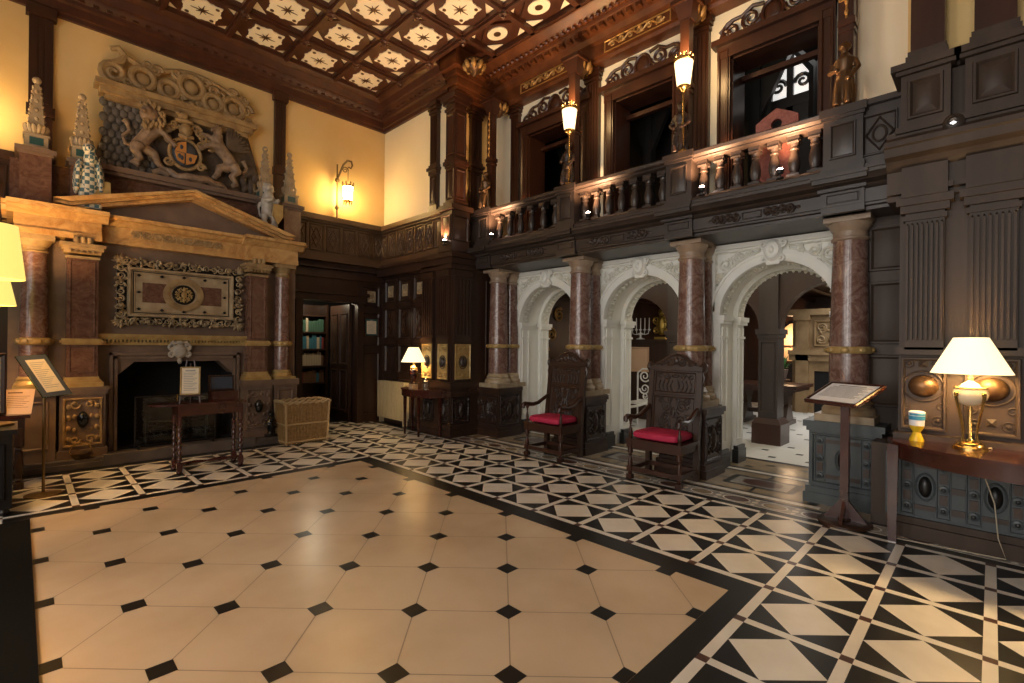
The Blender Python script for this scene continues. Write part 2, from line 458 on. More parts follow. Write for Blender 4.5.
# ------------------------------------------------------------------ ceiling
ZC = 6.1
def build_ceiling():
    m = MB(); m.box(-3.4, 6.3, -3.2, 8.8, ZC + .12, ZC + .3)
    ce = struct(m.build('ceiling', 'ceiling_wood'))
    sx, sy, cx0, cy0 = .825, .865, 4.22, 7.83
    xe, ye = cx0 + sx / 2, cy0 + sy / 2
    nx, ny = 6, 10
    rib = MB()
    for i in range(nx + 1):
        x = xe - sx * i
        rib.box(x - .055, x + .055, ye - sy * ny, ye, ZC - .005, ZC + .13)
        rib.box(x - .03, x + .03, ye - sy * ny, ye, ZC - .045, ZC)
    for j in range(ny + 1):
        y = ye - sy * j
        rib.box(xe - sx * nx, xe, y - .055, y + .055, ZC - .004, ZC + .13)
        rib.box(xe - sx * nx, xe, y - .03, y + .03, ZC - .044, ZC)
    rib.build('rib_grid', 'ceiling_wood', ce)
    bs = MB()
    for i in range(nx):
        for j in range(ny - 1):
            bs.lathe([(.0, -.10), (.035, -.085), (.03, -.06), (.06, -.04), (.05, -.02), (.07, 0)], (xe - sx * i, ye - sy * j, ZC - .03), 10)
    bs.build('rib_boss', 'ceiling_wood', ce)
    for i in range(nx):
        for j in range(ny):
            x, y = cx0 - sx * i, cy0 - sy * j
            # octagonal moulded frame, cream corners, lobed cream panel and star
            p = MB(FZ(x, y, ZC + .055)); hx, hy = sx / 2 - .05, sy / 2 - .05; k = .25
            p.box(-hx, hx, -hy, hy, 0, .02, 0)
            octo = [(-hx, -hy + k), (-hx + k, -hy), (hx - k, -hy), (hx, -hy + k), (hx, hy - k), (hx - k, hy), (-hx + k, hy), (-hx, hy - k)]
            p.prism(octo, -.03, 0, 'z', 1)
            pts = []
            for a in range(64):
                t = 2 * PI * a / 64
                sq = 1 / max(abs(math.cos(t)), abs(math.sin(t)))
                r_ = .212 * sq ** .55 * (1 + .05 * math.cos(8 * t) + .035 * math.cos(16 * t))
                pts.append((r_ * math.cos(t) * 1.04, r_ * math.sin(t) * 1.08))
            p.prism(pts, -.045, -.03, 'z', 0)
            st = []
            for a in range(16):
                r_ = (.14 if a % 4 == 0 else .09) if a % 2 == 0 else .028
                st.append((r_ * math.cos(PI * a / 8), r_ * math.sin(PI * a / 8)))
            p.prism(st, -.052, -.045, 'z', 2)
            for u in (-1, 1):
                for v in (-1, 1):
                    p.lathe([(.026, -.052), (.026, -.045)], (u * .15, v * .16, 0), 10, mi=2)
            p.build('ceiling_panel', ['cream_plaster', 'ceiling_wood', 'bronze_carving'], ce, smooth=False)
    # narrow outer strip of cells over the gallery side
    st = MB()
    st.box(xe, 5.30, -3, 5.8, ZC + .06, ZC + .12)
    for j in range(12):
        y = 5.65 - j * .82
        st.box(xe, 5.28, y - .04, y + .04, ZC - .02, ZC + .08)
    st.box(5.24, 5.30, -3, 5.8, ZC - .02, ZC + .08)
    st.build('outer_strip', 'ceiling_wood', ce)
    for j in range(10):
        y = 5.24 - j * .82; x = 4.93
        p = MB(FZ(x, y, ZC + .05))
        p.prism([(-.24, 0), (0, -.34), (.24, 0), (0, .34)], -.03, 0, 'z', 1)
        p.prism([(.13 * math.cos(2 * PI * a / 24), .17 * math.sin(2 * PI * a / 24)) for a in range(24)], -.045, -.03, 'z', 0)
        p.prism([(.05 * math.cos(2 * PI * a / 12), .06 * math.sin(2 * PI * a / 12)) for a in range(12)], -.05, -.045, 'z', 2)
        for u in (-1, 1):
            for v in (-1, 1): p.prism([(u * .27, v * .36), (u * .27, v * .16), (u * .13, v * .36)][::u * v], -.012, 0, 'z', 0)
        p.build('oval_panel', ['cream_plaster', 'ceiling_wood', 'bronze_carving'], ce, smooth=False)
    return ce
build_ceiling()
def cornice_prof(d, h):       # outline (out from wall, height above the bottom), stepped and coved
    return [(0, 0), (.05, 0), (.06, .05), (.09, .06), (.10, .16), (.14, .18), (.15, .22), (d * .55, h * .55), (d * .58, h * .62), (d * .66, h * .64), (d * .78, h * .84), (d * .86, h * .86), (d, h * .95), (d, h + .12), (0, h + .12)]
cp = cornice_prof(.37, .48)
c = MB()
c.prism([(8.5 - a, 5.62 + b) for a, b in cp], -3.4, 5.0, 'x')
c.prism([(5.0 - a, 5.62 + b) for a, b in cp], 6.4, 8.5, 'y')
for k in range(60):
    x = -3.2 + k * .137
    if x < 4.8: c.box(x, x + .06, 8.5 - .185, 8.5 - .12, 5.84, 5.90)
for k in range(14): c.box(5 - .185, 5 - .12, 6.5 + k * .14, 6.56 + k * .14, 5.84, 5.90)
struct(c.build('trim_1', 'ceiling_wood'), 'dark stepped wooden cornice')
# the gallery's big entablature under the ceiling
c = MB()
prof = [(6.2, 5.58), (5.82, 5.58), (5.80, 5.62), (5.76, 5.63), (5.76, 5.80), (5.70, 5.82), (5.66, 5.88), (5.50, 5.93), (5.48, 5.97), (5.42, 5.98), (5.32, 6.06), (5.28, 6.07), (5.28, 6.2), (6.2, 6.2)]
c.prism(prof, -3.2, 6.4, 'y')
for k in range(66): c.box(5.52, 5.60, 6.3 - k * .14, 6.37 - k * .14, 5.87, 5.93)
for k in range(94): c.ell((5.42, 6.3 - k * .1, 5.955), (.035, .035, .03), 6, 4)
gc = struct(c.build('trim_2', 'cornice_wood'), 'orange brown carved cornice above the gallery')
for k, yc in enumerate((5.05, 3.42, 1.8)):
    g = MB(FX(5.76, yc, 5.715)); g.leafscroll(-.42, .42, -.055, .055, 6, .014, .012)
    g.rect_frame(-.5, .5, -.08, .08, .02, .012); g.build('gilt_carving', 'gilt_carving', gc)
# jog of the cornice at the corner pier
c = MB()
for (a, b, z0, z1) in ((.0, .0, 5.60, 5.66), (.04, .04, 5.66, 5.72), (.08, .08, 5.72, 5.84), (.13, .13, 5.84, 5.92), (.22, .22, 5.92, 6.2)):
    c.box(4.98 - a, 6.0, 6.22 - b, 6.60, z0, z1)
struct(c.build('trim_3', 'cornice_wood'))
# carved pendants hanging from the cornice
def pendant(loc, s, label):
    t = thing('ceiling_pendant', label, 'pendant', loc, 'carved pendants under the gallery cornice')
    b = MB(FZ(*loc)); b.lathe([(.13 * s, 0), (.14 * s, -.03), (.09 * s, -.05), (.12 * s, -.09), (.10 * s, -.14), (.05 * s, -.17), (.03 * s, -.21), (.0, -.24)], seg=14); b.build('body', 'bronze_carving', t)
    v = MB(FZ(*loc))
    for k in range(8):
        a = 2 * PI * k / 8
        v.ell((.12 * s * math.cos(a), .12 * s * math.sin(a), -.085), (.035 * s, .035 * s, .07), 8, 6, Matrix.Rotation(a, 4, 'Z') @ Matrix.Rotation(.35, 4, 'Y'))
    v.build('leaf', 'gilt_carving', t)
pendant((5.02, 5.86, 5.98), 1.2, 'largest carved pendant, at the inner corner of the cornice')
pendant((5.70, 5.98, 5.60), 1.0, 'carved pendant above the first gallery post beside the corner pier')
pendant((5.70, 4.26, 5.60), 1.0, 'carved pendant above the left torch lamp')
pendant((5.70, 2.60, 5.60), 1.0, 'carved pendant above the right torch lamp')
# ------------------------------------------------------------------ walls
w = MB()
w.box(-3.4, 5.2, 8.5, 8.8, 3.0, 5.75)
struct(w.build('wall_left', 'yellow_plaster'))
w = MB()
w.box(-3.4, 3.45, 8.6, 8.8, 0, 3.05); w.box(3.45, 4.5, 8.6, 8.8, 2.3, 3.05); w.box(4.5, 5.3, 8.6, 8.8, 0, 3.05)
T = FY(8.6); w.T = T
w.panel(4.60, 4.98, .15, 1.35, .04, .02); w.panel(4.60, 4.98, 1.45, 2.12, .04, .02); w.panel(4.60, 4.98, 2.22, 2.62, .04, .02)
w.box(3.30, 5.05, 2.86, 3.0, -.02, .10); w.box(3.30, 5.05, 2.98, 3.06, -.02, .16); w.box(3.2, 5.05, 2.70, 2.80, -.01, .04)
struct(w.build('trim_4', 'oak'), 'dark oak panelling round the library door')
# door case
d = MB(FY(8.6))
d.box(3.34, 3.46, 0, 2.36, -.2, .06); d.box(4.49, 4.61, 0, 2.36, -.2, .06); d.box(3.30, 4.65, 2.28, 2.40, -.2, .08); d.box(3.26, 4.69, 2.40, 2.46, -.02, .13)
dc = struct(d.build('door_1', 'oak'), 'dark doorway into the library')
d = MB(); d.box(4.42, 4.48, 8.75, 9.55, .02, 2.26); d.T = FX(4.42); d.panel(-9.48, -9.2, .2, 1.0, .04, .02); d.panel(-9.12, -8.82, .2, 1.0, .04, .02); d.panel(-9.48, -9.2, 1.1, 2.1, .04, .02); d.panel(-9.12, -8.82, 1.1, 2.1, .04, .02)
d.build('door_leaf', 'oak', dc)
# library behind the door
w = MB(); w.box(2.4, 6.2, 10.5, 10.6, 0, 3.0); w.box(2.4, 2.5, 8.8, 10.5, 0, 3.0); w.box(6.1, 6.2, 8.8, 10.5, 0, 3.0); w.box(2.4, 6.2, 8.8, 10.6, 2.95, 3.05)
struct(w.build('wall_library', 'oak_black'))
bk = thing('bookcase', 'dark bookcase just inside the library doorway', 'bookcase', (3.8, 9.8, 0))
b = MB(); b.box(3.3, 4.45, 10.0, 10.04, 0, 2.3); b.box(3.3, 3.34, 9.7, 10.0, 0, 2.3); b.box(4.41, 4.45, 9.7, 10.0, 0, 2.3); b.build('carcass', 'oak', bk)
for z in (.30, .72, 1.06, 1.40, 1.74, 2.08):
    b = MB(); b.box(3.34, 4.41, 9.72, 10.0, z - .03, z); b.build('shelf', 'oak', bk)
cols = ['red_books', 'green_books', 'blue_books', 'cream_books', 'brown_books']
cn = {'red_books': 'red', 'green_books': 'green', 'blue_books': 'blue', 'cream_books': 'cream', 'brown_books': 'brown'}
nth = ['second lowest', 'third', 'fourth', 'fifth', 'top']
for si, z in enumerate((.72, 1.06, 1.40, 1.74)):
    x = 3.93; k = 0
    main = ['brown_books', 'cream_books', 'blue_books', 'green_books'][si]
    while x < 4.36 and k < 9:
        wd = R.uniform(.035, .055); h = R.uniform(.20, .28); cm = main if R.random() < .6 else R.choice(cols)
        b = MB(); b.box(x, x + wd, 9.76, 9.95, z, z + h); b.box(x + .004, x + wd - .004, 9.765, 9.94, z + h - .002, z + h + .004)
        o = b.build('book', cm); tag(o, cn[cm] + ' spined book upright on the ' + ['lowest visible', 'second lowest', 'second highest', 'topmost'][si] + ' shelf beyond the library doorway', 'book', 'library books, %s shelf' % nth[si])
        x += wd + .004; k += 1
# strapwork frieze round the corner
def frieze_strip(T, u0, u1, n, name, material, ends=True, z0=3.06, z1=3.74, end_w=.0):
    f = MB(T)
    f.box(u0, u1, z0, z1, -.05, .02)
    f.box(u0, u1, z0 - .10, z0 - .04, -.05, .12); f.box(u0, u1, z0 - .05, z0 + .02, -.05, .08); f.box(u0, u1, z0 + .02, z0 + .05, -.05, .05)
    f.box(u0, u1, z1 - .11, z1 - .06, -.05, .06); f.box(u0, u1, z1 - .07, z1, -.05, .10); f.box(u0, u1, z1, z1 + .03, -.05, .07)
    st = (u1 - u0 - end_w) / n; a, b = z0 + .08, z1 - .14; h = b - a
    for k in range(n):
        c0 = u0 + st * k; cu = c0 + st / 2; cv = (a + b) / 2
        f.box(c0 - .012, c0 + .022, a - .02, b + .02, 0, .035)
        f.rect_frame(c0 + .035, c0 + st - .02, a, b, .022, .022, .02)
        dm = [(cu - st * .27, cv), (cu, cv - h * .36), (cu + st * .27, cv), (cu, cv + h * .36)]
        f.tube([(x, y, .028) for x, y in dm], .014, 5, True)
        f.tube([(cu - st * .33, a + .04, .024), (cu + st * .33, b - .04, .024)], .010, 5); f.tube([(cu - st * .33, b - .04, .024), (cu + st * .33, a + .04, .024)], .010, 5)
        f.ell((cu, cv, .03), (.03, .04, .02), 8, 5)
    if end_w: f.panel(u1 - end_w + .03, u1 - .03, a, b, .025, .02, .012, .02)
    return struct(f.build(name, material))
frieze_strip(FY(8.46), 3.18, 5.0, 6, 'trim_5', 'oak_frieze')
frieze_strip(FX(4.95), -8.5, -6.50, 6, 'trim_6', 'oak_frieze', end_w=.24)
w = MB(); w.box(4.86, 5.3, 6.5, 8.5, 2.80, 3.0); w.box(4.82, 5.3, 6.5, 8.5, 2.94, 3.0); struct(w.build('trim_30', 'oak'), 'dark ledge under the strapwork frieze')
f = MB(FY(8.46)); f.box(-3.2, -.05, 3.02, 3.74, -.05, .03); f.box(-3.2, -.05, 3.68, 3.77, -.05, .1); f.box(-3.2, -.05, 2.96, 3.06, -.05, .1)
for k in range(9):
    u = -.42 - .33 * k; f.rect_frame(u, u + .29, 3.14, 3.6, .022, .022, .03); f.tube([(u + .04, 3.37, .05), (u + .145, 3.2, .05), (u + .25, 3.37, .05), (u + .145, 3.54, .05)], .014, 5, True)
struct(f.build('trim_7', 'oak'))
# panelling and plaster of the return wall
w = MB(); w.box(5.0, 5.3, 6.5, 8.5, 3.0, 5.75); struct(w.build('wall_return', 'pale_yellow_plaster'))
w = MB(); w.box(5.06, 5.4, 6.9, 8.6, 0, 3.0); w.T = FX(5.06)
for k in range(3):
    a = -8.50 + .49 * k; b = a + .42
    w.panel(a, b, 2.30, 2.74, .045, .03); w.panel(a, b, 1.60, 2.20, .045, .03); w.panel(a, b, .95, 1.50, .045, .03); w.panel(a, b, .15, .85, .045, .02)
    w.box(b + .02, b + .055, .1, 2.8, 0, .03)
w.box(-8.6, -6.9, 2.2, 2.3, 0, .03); w.box(-8.6, -6.9, 1.5, 1.6, 0, .03); w.box(-8.6, -6.9, .0, .14, 0, .04); w.box(-8.6, -6.9, 2.78, 2.86, 0, .05); w.box(-8.6, -6.9, 2.84, 2.92, 0, .10)
rp = struct(w.build('trim_8', 'oak'), 'dark oak panelling of the return wall')
for k in range(3):
    g = MB(FX(5.04, 8.50 - .49 * k - .21, 2.52)); g.rect_frame(-.085, .085, -.11, .11, .02, .012)
    g.spiral(-.035, .04, .04, 1.2, 0, 1, .010); g.spiral(.035, .04, .04, 1.2, PI, -1, .010); g.spiral(-.035, -.04, .04, 1.2, 0, -1, .010); g.spiral(.035, -.04, .04, 1.2, PI, 1, .010)
    g.box(-.085, .085, -.11, .11, -.02, .002)
    g.build('carved_square', 'cream_stone', rp)
    g = MB(FX(5.04, 8.50 - .49 * k - .21, 1.90)); g.tube([(0, .2, .02), (.06, .1, .02), (0, 0, .02), (-.06, .1, .02)], .012, 5, True); g.tube([(0, -.2, .02), (.06, -.1, .02), (0, 0, .02), (-.06, -.1, .02)], .012, 5, True); g.ell((0, 0, .02), (.03, .05, .02), 8, 5)
    g.build('carved_drop', 'oak_red', rp)
g = MB(FY(8.58, 4.79, 2.42)); g.rect_frame(-.085, .085, -.11, .11, .02, .012); g.box(-.085, .085, -.11, .11, -.02, .002)
g.spiral(-.035, .04, .04, 1.2, 0, 1, .010); g.spiral(.035, -.04, .04, 1.2, PI, 1, .010); g.ell((0, 0, 0), (.03, .03, .015), 8, 5)
g.build('carved_square', 'cream_stone', rp)
# yellow wall strips of the gallery and its door wall
w = MB()
w.box(5.1, 6.2, 6.45, 6.7, 3.0, 5.75)
struct(w.build('wall_gallery_end', 'yellow_plaster'))
OPEN = [(4.45, 5.55, 5.02), (2.98, 3.88, 5.02), (1.33, 2.25, 4.98)]
w = MB()
ys = [6.45]
for a, b, z in OPEN: ys += [b, a]
ys.append(.4)
for k in range(0, len(ys), 2): w.box(6.0, 6.35, ys[k + 1], ys[k], 3.0, 5.75)
for a, b, z in OPEN: w.box(6.0, 6.35, a, b, z, 5.75)
struct(w.build('wall_right', 'cream_plaster'))
w = MB(); w.box(5.5, 8.6, -3, 6.6, 2.86, 3.05); struct(w.build('floor_gallery', 'oak'))
w = MB(); w.box(8.5, 8.6, -1, 6.7, 3.0, 5.9); w.box(6.3, 8.6, 6.5, 6.7, 3, 5.9); w.box(6.3, 8.6, -1.1, -1, 3, 5.9); w.box(6.3, 8.6, -1.1, 6.7, 5.75, 5.9)
struct(w.build('wall_gallery_back', 'oak_black'))
# carved door cases of the gallery
for k, (a, b, z) in enumerate(OPEN):
    d = MB(FX(6.0)); L, Rr = -b, -a
    for u0, u1 in ((L - .15, L), (Rr, Rr + .15)):
        d.box(u0, u1, 3.05, z + .16, -.05, .07); d.rect_frame(u0 + .015, u1 - .015, 3.2, z + .1, .03, .02, .07)
    d.box(L - .02, L + .02, 3.05, z, -.36, .02); d.box(Rr - .02, Rr + .02, 3.05, z, -.36, .02); d.box(L, Rr, z - .02, z + .02, -.36, .02)
    d.box(L - .15, Rr + .15, z, z + .16, -.05, .08); d.box(L - .20, Rr + .20, z + .15, z + .22, -.05, .14)
    d.box(L, Rr, z - .18, z - .12, -.34, -.26)
    dc = struct(d.build('door_%d' % (k + 2), 'oak_red'), 'dark opening in the gallery wall')
    e = MB(FX(6.0, -(L + Rr) / -2 if False else (a + b) / 2, z + .22)); W2 = (Rr - L) / 2 + .12
    e.ell((0, .13, .03), (.10, .12, .03), 16, 6); e.tube([(.11 * math.cos(t * PI / 10), .13 + .13 * math.sin(t * PI / 10), .04) for t in range(20)], .02, 6, True)
    for sg in (-1, 1):
        e.spiral(sg * .24, .15, .12, 1.7, PI if sg > 0 else 0, sg, .026, .03); e.spiral(sg * .46, .10, .11, 1.6, PI / 2, -sg, .026, .03); e.spiral(sg * (W2 - .07), .06, .10, 1.5, 0, sg, .024, .03)
        e.tube([(sg * .12, .02, .03), (sg * .3, .03, .03), (sg * .55, .03, .03), (sg * W2, .0, .03)], .022, 6)
        e.tube([(sg * .1, .26, .03), (sg * .22, .29, .03), (sg * .34, .22, .03), (sg * .45, .22, .03), (sg * .6, .12, .03)], .022, 6)
    e.build('fret_carving', 'oak_red', dc)
# pilasters on the gallery wall
def pilaster(T, u0, u1, z0, z1, wd=.07, material='oak_red', name='trim_9', mid=None):
    p = MB(T)
    p.box(u0, u1, z0, z1, -.02, wd)
    cu = (u0 + u1) / 2
    p.box(u0 - .02, u1 + .02, z0, z0 + .12, -.02, wd + .02)
    mid = mid or z0 + .75
    p.box(u0 - .015, u1 + .015, mid - .05, mid + .02, -.02, wd + .02); p.box(u0 - .035, u1 + .035, mid + .02, mid + .07, -.02, wd + .05); p.box(u0 - .012, u1 + .012, mid + .07, mid + .12, -.02, wd + .02)
    p.panel(u0 + .03, u1 - .03, z0 + .15, mid - .08, .025, .02, .02, wd)
    n = 4; fw_ = (u1 - u0 - .04) / n
    for k in range(n): p.lathe([(fw_ * .36, mid + .14), (fw_ * .36, z1 - .2)], (u0 + .02 + fw_ * (k + .5), 0, 0), 8) if False else p.box(u0 + .02 + fw_ * (k + .2), u0 + .02 + fw_ * (k + .8), mid + .14, z1 - .22, wd, wd + .012)
    p.box(u0 - .015, u1 + .015, z1 - .18, z1 - .14, -.02, wd + .02); p.box(u0 - .03, u1 + .03, z1 - .12, z1 - .07, -.02, wd + .035); p.box(u0 - .05, u1 + .05, z1 - .07, z1, -.02, wd + .06)
    return struct(p.build(name, material))
GW = FX(6.0)
pilaster(GW, -5.94, -5.76, 3.05, 5.60, name='trim_9')
pilaster(GW, -4.36, -4.13, 3.05, 5.60, name='trim_10')
pilaster(GW, -2.76, -2.51, 3.05, 5.60, name='trim_11')
pilaster(GW, -1.16, -1.0, 3.05, 5.60, name='trim_12')
pilaster(FY(6.45), 5.42, 5.66, 3.05, 5.60, name='trim_13', mid=4.55)
pilaster(FX(5.0), -6.90, -6.70, 3.74, 5.62, name='trim_14', mid=4.45)
# free-standing corner pier of the gallery
p = MB()
x0, x1, y0, y1 = 4.95, 5.19, 6.24, 6.48
for (g, a, b) in ((.0, 3.78, 5.60), (.025, 3.78, 3.86), (.012, 4.42, 4.47), (.035, 4.47, 4.53), (.015, 4.53, 4.58), (.02, 5.36, 5.40), (.04, 5.46, 5.52), (.07, 5.52, 5.60)):
    p.box(x0 - g, x1 + g, y0 - g, y1 + g, a, b)
p.T = FX(x0); p.panel(-y1 + .02, -y0 - .02, 3.9, 4.38, .03, .02); p.T = FY(y0); p.panel(x0 + .02, x1 - .02, 3.9, 4.38, .03, .02)
p.T = FX(x0); p.panel(-y1 + .02, -y0 - .02, 4.62, 5.30, .03, .015, 0); p.T = FY(y0); p.panel(x0 + .02, x1 - .02, 4.62, 5.30, .03, .015, 0)
tag(p.build('gallery_pier', 'oak_red'), 'square dark wooden pier rising at the corner of the gallery', 'pier')
# its lower stage at the ground floor
p = MB()
p.box(4.90, 5.6, 6.22, 7.02, 0, 3.0); p.box(4.86, 5.62, 6.18, 7.04, 0, .10); p.box(4.875, 5.62, 6.195, 7.03, .10, .20)
p.box(4.86, 5.62, 6.18, 7.04, .66, .74); p.box(4.87, 5.62, 6.19, 7.04, .80, .90)
p.box(4.86, 5.62, 6.18, 7.05, 2.74, 2.82); p.box(4.84, 5.62, 6.15, 7.05, 2.82, 2.92); p.box(4.81, 5.62, 6.12, 7.05, 2.92, 3.0)
p.box(4.88, 5.25, 6.21, 6.51, 3.0, 3.76); p.box(4.85, 5.28, 6.18, 6.53, 3.02, 3.12); p.box(4.84, 5.30, 6.16, 6.53, 3.70, 3.78)
p.T = FX(4.88); p.panel(-6.48, -6.24, 3.2, 3.62, .03, .02); p.T = FY(6.21); p.panel(4.91, 5.22, 3.2, 3.62, .03, .02)
for (T, spans) in ((FX(4.90), ((-6.97, -6.66), (-6.52, -6.24))), (FY(6.22), ((4.92, 5.28),))):
    p.T = T
    for a, b in spans:
        p.box(a, b, .92, 2.72, 0, .05); p.box(a - .015, b + .015, 2.62, 2.72, 0, .07); p.box(a - .01, b + .01, 1.54, 1.62, 0, .07)
        n = 5; st = (b - a) / n
        for k in range(n): p.box(a + st * (k + .2), a + st * (k + .8), 1.66, 2.58, .05, .064)
pt = struct(p.build('trim_15', 'oak'), 'dark oak corner pier beside the lamp console')
for (T, spans) in ((FX(4.90), ((-6.97, -6.66), (-6.52, -6.24))), (FY(6.22), ((4.92, 5.28),))):
    for a, b in spans:
        cu = (a + b) / 2
        g = MB(T); g.panel(a + .015, b - .015, .94, 1.52, .025, .015, 0, .05); g.spiral(cu - .06, 1.42, .05, 1.3, 0, 1, .010, .06); g.spiral(cu + .06, 1.42, .05, 1.3, PI, -1, .010, .06); g.spiral(cu - .06, 1.03, .05, 1.3, 0, -1, .010, .06); g.spiral(cu + .06, 1.03, .05, 1.3, PI, 1, .010, .06)
        g.box(a + .02, b - .02, .95, 1.51, .045, .052); g.build('dado_panel', 'gilt_stone', pt)
        g = MB(T); g.ell((cu, 1.22, .06), (.065, .085, .045), 14, 8); g.tube([(cu + .08 * math.cos(t * PI / 10), 1.22 + .105 * math.sin(t * PI / 10), .055) for t in range(20)], .008, 6, True); g.build('oval_boss', 'oak_grey', pt)
        g = MB(T); g.panel(a, b, .22, .64, .03, .02); g.ell((cu, .43, .03), (.05, .12, .03), 12, 6)
        for sg in (-1, 1):
            for s2 in (-1, 1): g.spiral(cu + sg * .09, .43 + s2 * .11, .05, 1.3, 0, sg * s2, .010, .03)
        g.build('base_panel', 'oak_carved', pt)
w = MB(); w.box(5.3, 6.15, 6.2, 6.5, 0, 3.0); w.T = FY(6.2); w.panel(5.62, 6.05, 1.0, 2.6, .04, .02); w.panel(5.62, 6.05, .15, .85, .04, .02); struct(w.build('trim_16', 'oak'))
# ------------------------------------------------------------------ arcade
CY_ = [5.98, 4.26, 2.60, 1.0]
CX_ = 5.77
def marble_shaft(t, x, y, z0, z1, r):
    s = MB(); s.lathe([(r, 0), (r * 1.0, .5 - .06), (r * .98, .6), (r * .86, z1 - z0)], (x, y, z0), 28); s.build('shaft', 'red_marble', t)
    b = MB(); b.lathe([(r * 1.35, -.13), (r * 1.35, -.09), (r * 1.28, -.07), (r * 1.18, -.06), (r * 1.14, -.035), (r * 1.2, -.025), (r * 1.08, -.005), (r * 1.0, .03)], (x, y, z0), 28)
    b.box(x - r * 1.45, x + r * 1.45, y - r * 1.45, y + r * 1.45, z0 - .20, z0 - .13); b.build('base', 'cream_stone', t)
    c = MB(); q = r * .86
    c.lathe([(q, 0), (q * 1.12, .012), (q * 1.12, .03), (q, .04), (q, .09), (q * 1.08, .105), (q * 1.25, .15), (q * 1.32, .18)], (x, y, z1 - .02), 28); c.box(x - q * 1.34, x + q * 1.34, y - q * 1.34, y + q * 1.34, z1 + .155, z1 + .20); c.build('capital', 'capital_stone', t)
    g = MB(); zb = 1.49
    g.lathe([(r * .99, -.035), (r * 1.12, -.032), (r * 1.16, -.015), (r * 1.16, .015), (r * 1.12, .032), (r * .99, .035)], (x, y, zb), 28)
    for k in range(8):
        a = 2 * PI * k / 8; g.ell((x + r * 1.17 * math.cos(a), y + r * 1.17 * math.sin(a), zb), (.02, .04, .028), 8, 5, Matrix.Rotation(a, 4, 'Z'))
    g.build('band', 'gilt_stone', t)
names = ['furthest marble column pair, nearest the lamp console', 'marble column pair directly behind the further red cushioned armchair', 'marble column pair directly behind the nearer red cushioned armchair', 'marble column pair on the pedestal coloured with blue grey daylight sheen behind the wooden lectern']
def pedestal_faces(t, x0, x1, y0, y1, mname):
    p = MB(); p.box(x0, x1, y0, y1, .12, .72); p.box(x0 - .04, x1 + .02, y0 - .04, y1 + .04, 0, .10); p.box(x0 - .025, x1 + .02, y0 - .025, y1 + .025, .10, .16)
    p.box(x0 - .02, x1 + .02, y0 - .02, y1 + .02, .70, .74); p.box(x0 - .045, x1 + .02, y0 - .045, y1 + .045, .74, .80)
    pd = p.build('pedestal', mname, t)
    for T, a, b in ((FX(x0), -y1, -y0), (FY(y0), x0, x1)):
        g = MB(T); g.rect_frame(a + .02, b - .02, .19, .68, .025, .018); cu = (a + b) / 2
        if mname == 'oak':
            g.ell((cu, .43, .0), (.06, .13, .035), 14, 7)
            g.tube([(cu + .085 * math.cos(k * PI / 10), .43 + .16 * math.sin(k * PI / 10), .008) for k in range(20)], .010, 6, True)
            for sg in (-1, 1):
                for s2 in (-1, 1):
                    g.spiral(cu + sg * (b - a) * .30, .43 + s2 * .13, .075, 1.5, 0 if sg < 0 else PI, sg * s2, .014, .008)
                    g.ell((cu + sg * (b - a) * .22, .43 + s2 * .04, .006), (.05, .02, .014), 8, 5, Matrix.Rotation(.6 * sg * s2, 4, 'Z'))
            g.build('carving', 'oak_carved', pd)
        else:
            riveted(g, [cu - (b - a) * .33, cu - .12 * (b - a) * 0 - (b - a) * .0 if False else cu + (b - a) * .33], .22, .66, ['o'], T, pd)
def riveted(g, cols, z0, z1, kinds, T, parent):
    # columns of studs joined by dark bars; dark ovals or cross bars between the columns
    rows = [z0 + .05, (z0 + z1) / 2, z1 - .05]
    for u in cols:
        for j, v in enumerate(rows):
            g.lathe([(.032, 0), (.032, .016), (.020, .022)], (u, v, 0), 12); g.ell((u, v, .022), (.016, .016, .015), 8, 5, mi=2)
            if j < 2: g.box(u - .024, u + .024, v + .045, rows[j + 1] - .045, 0, .014, 1)
        g.rect_frame(u - .045, u + .045, z0 - .02, z1 + .02, .012, .008)
    for k, kd in enumerate(kinds):
        a, b = cols[k], cols[k + 1]; c = (a + b) / 2
        if kd == 'o':
            g.ell((c, rows[1], .005), (.042, .085, .04), 14, 8, mi=2); g.tube([(c + .058 * math.cos(q * PI / 10), rows[1] + .105 * math.sin(q * PI / 10), .006) for q in range(20)], .009, 6, True)
            for v in (rows[0], rows[2]): g.box(a + .045, b - .045, v - .018, v + .018, 0, .012, 1)
        else:
            for v in rows: g.box(a + .045, b - .045, v - .024, v + .024, 0, .014, 1)
    g.build('strapwork', ['oak_daylight_sheen', 'oak', 'oak_black'], parent)
for k, y in enumerate(CY_):
    t = thing('column_pair', names[k], 'columns', (CX_, y, 0))
    mname = 'oak' if k < 3 else 'oak_daylight_sheen'
    pedestal_faces(t, 5.48, 5.96, y - .28, y + .28, mname)
    q_ = MB(); q_.box(5.92, 6.09, y - .21, y + .21, 0, .74); q_.box(5.92, 6.09, y - .235, y + .235, .74, .80); q_.box(5.92, 6.09, y - .235, y + .235, 0, .10); q_.build('rear_pedestal', mname, t)
    marble_shaft(t, CX_ - .05, y, 1.0, 2.57, .165)
    marble_shaft(t, 6.01, y, 1.0, 2.57, .135)
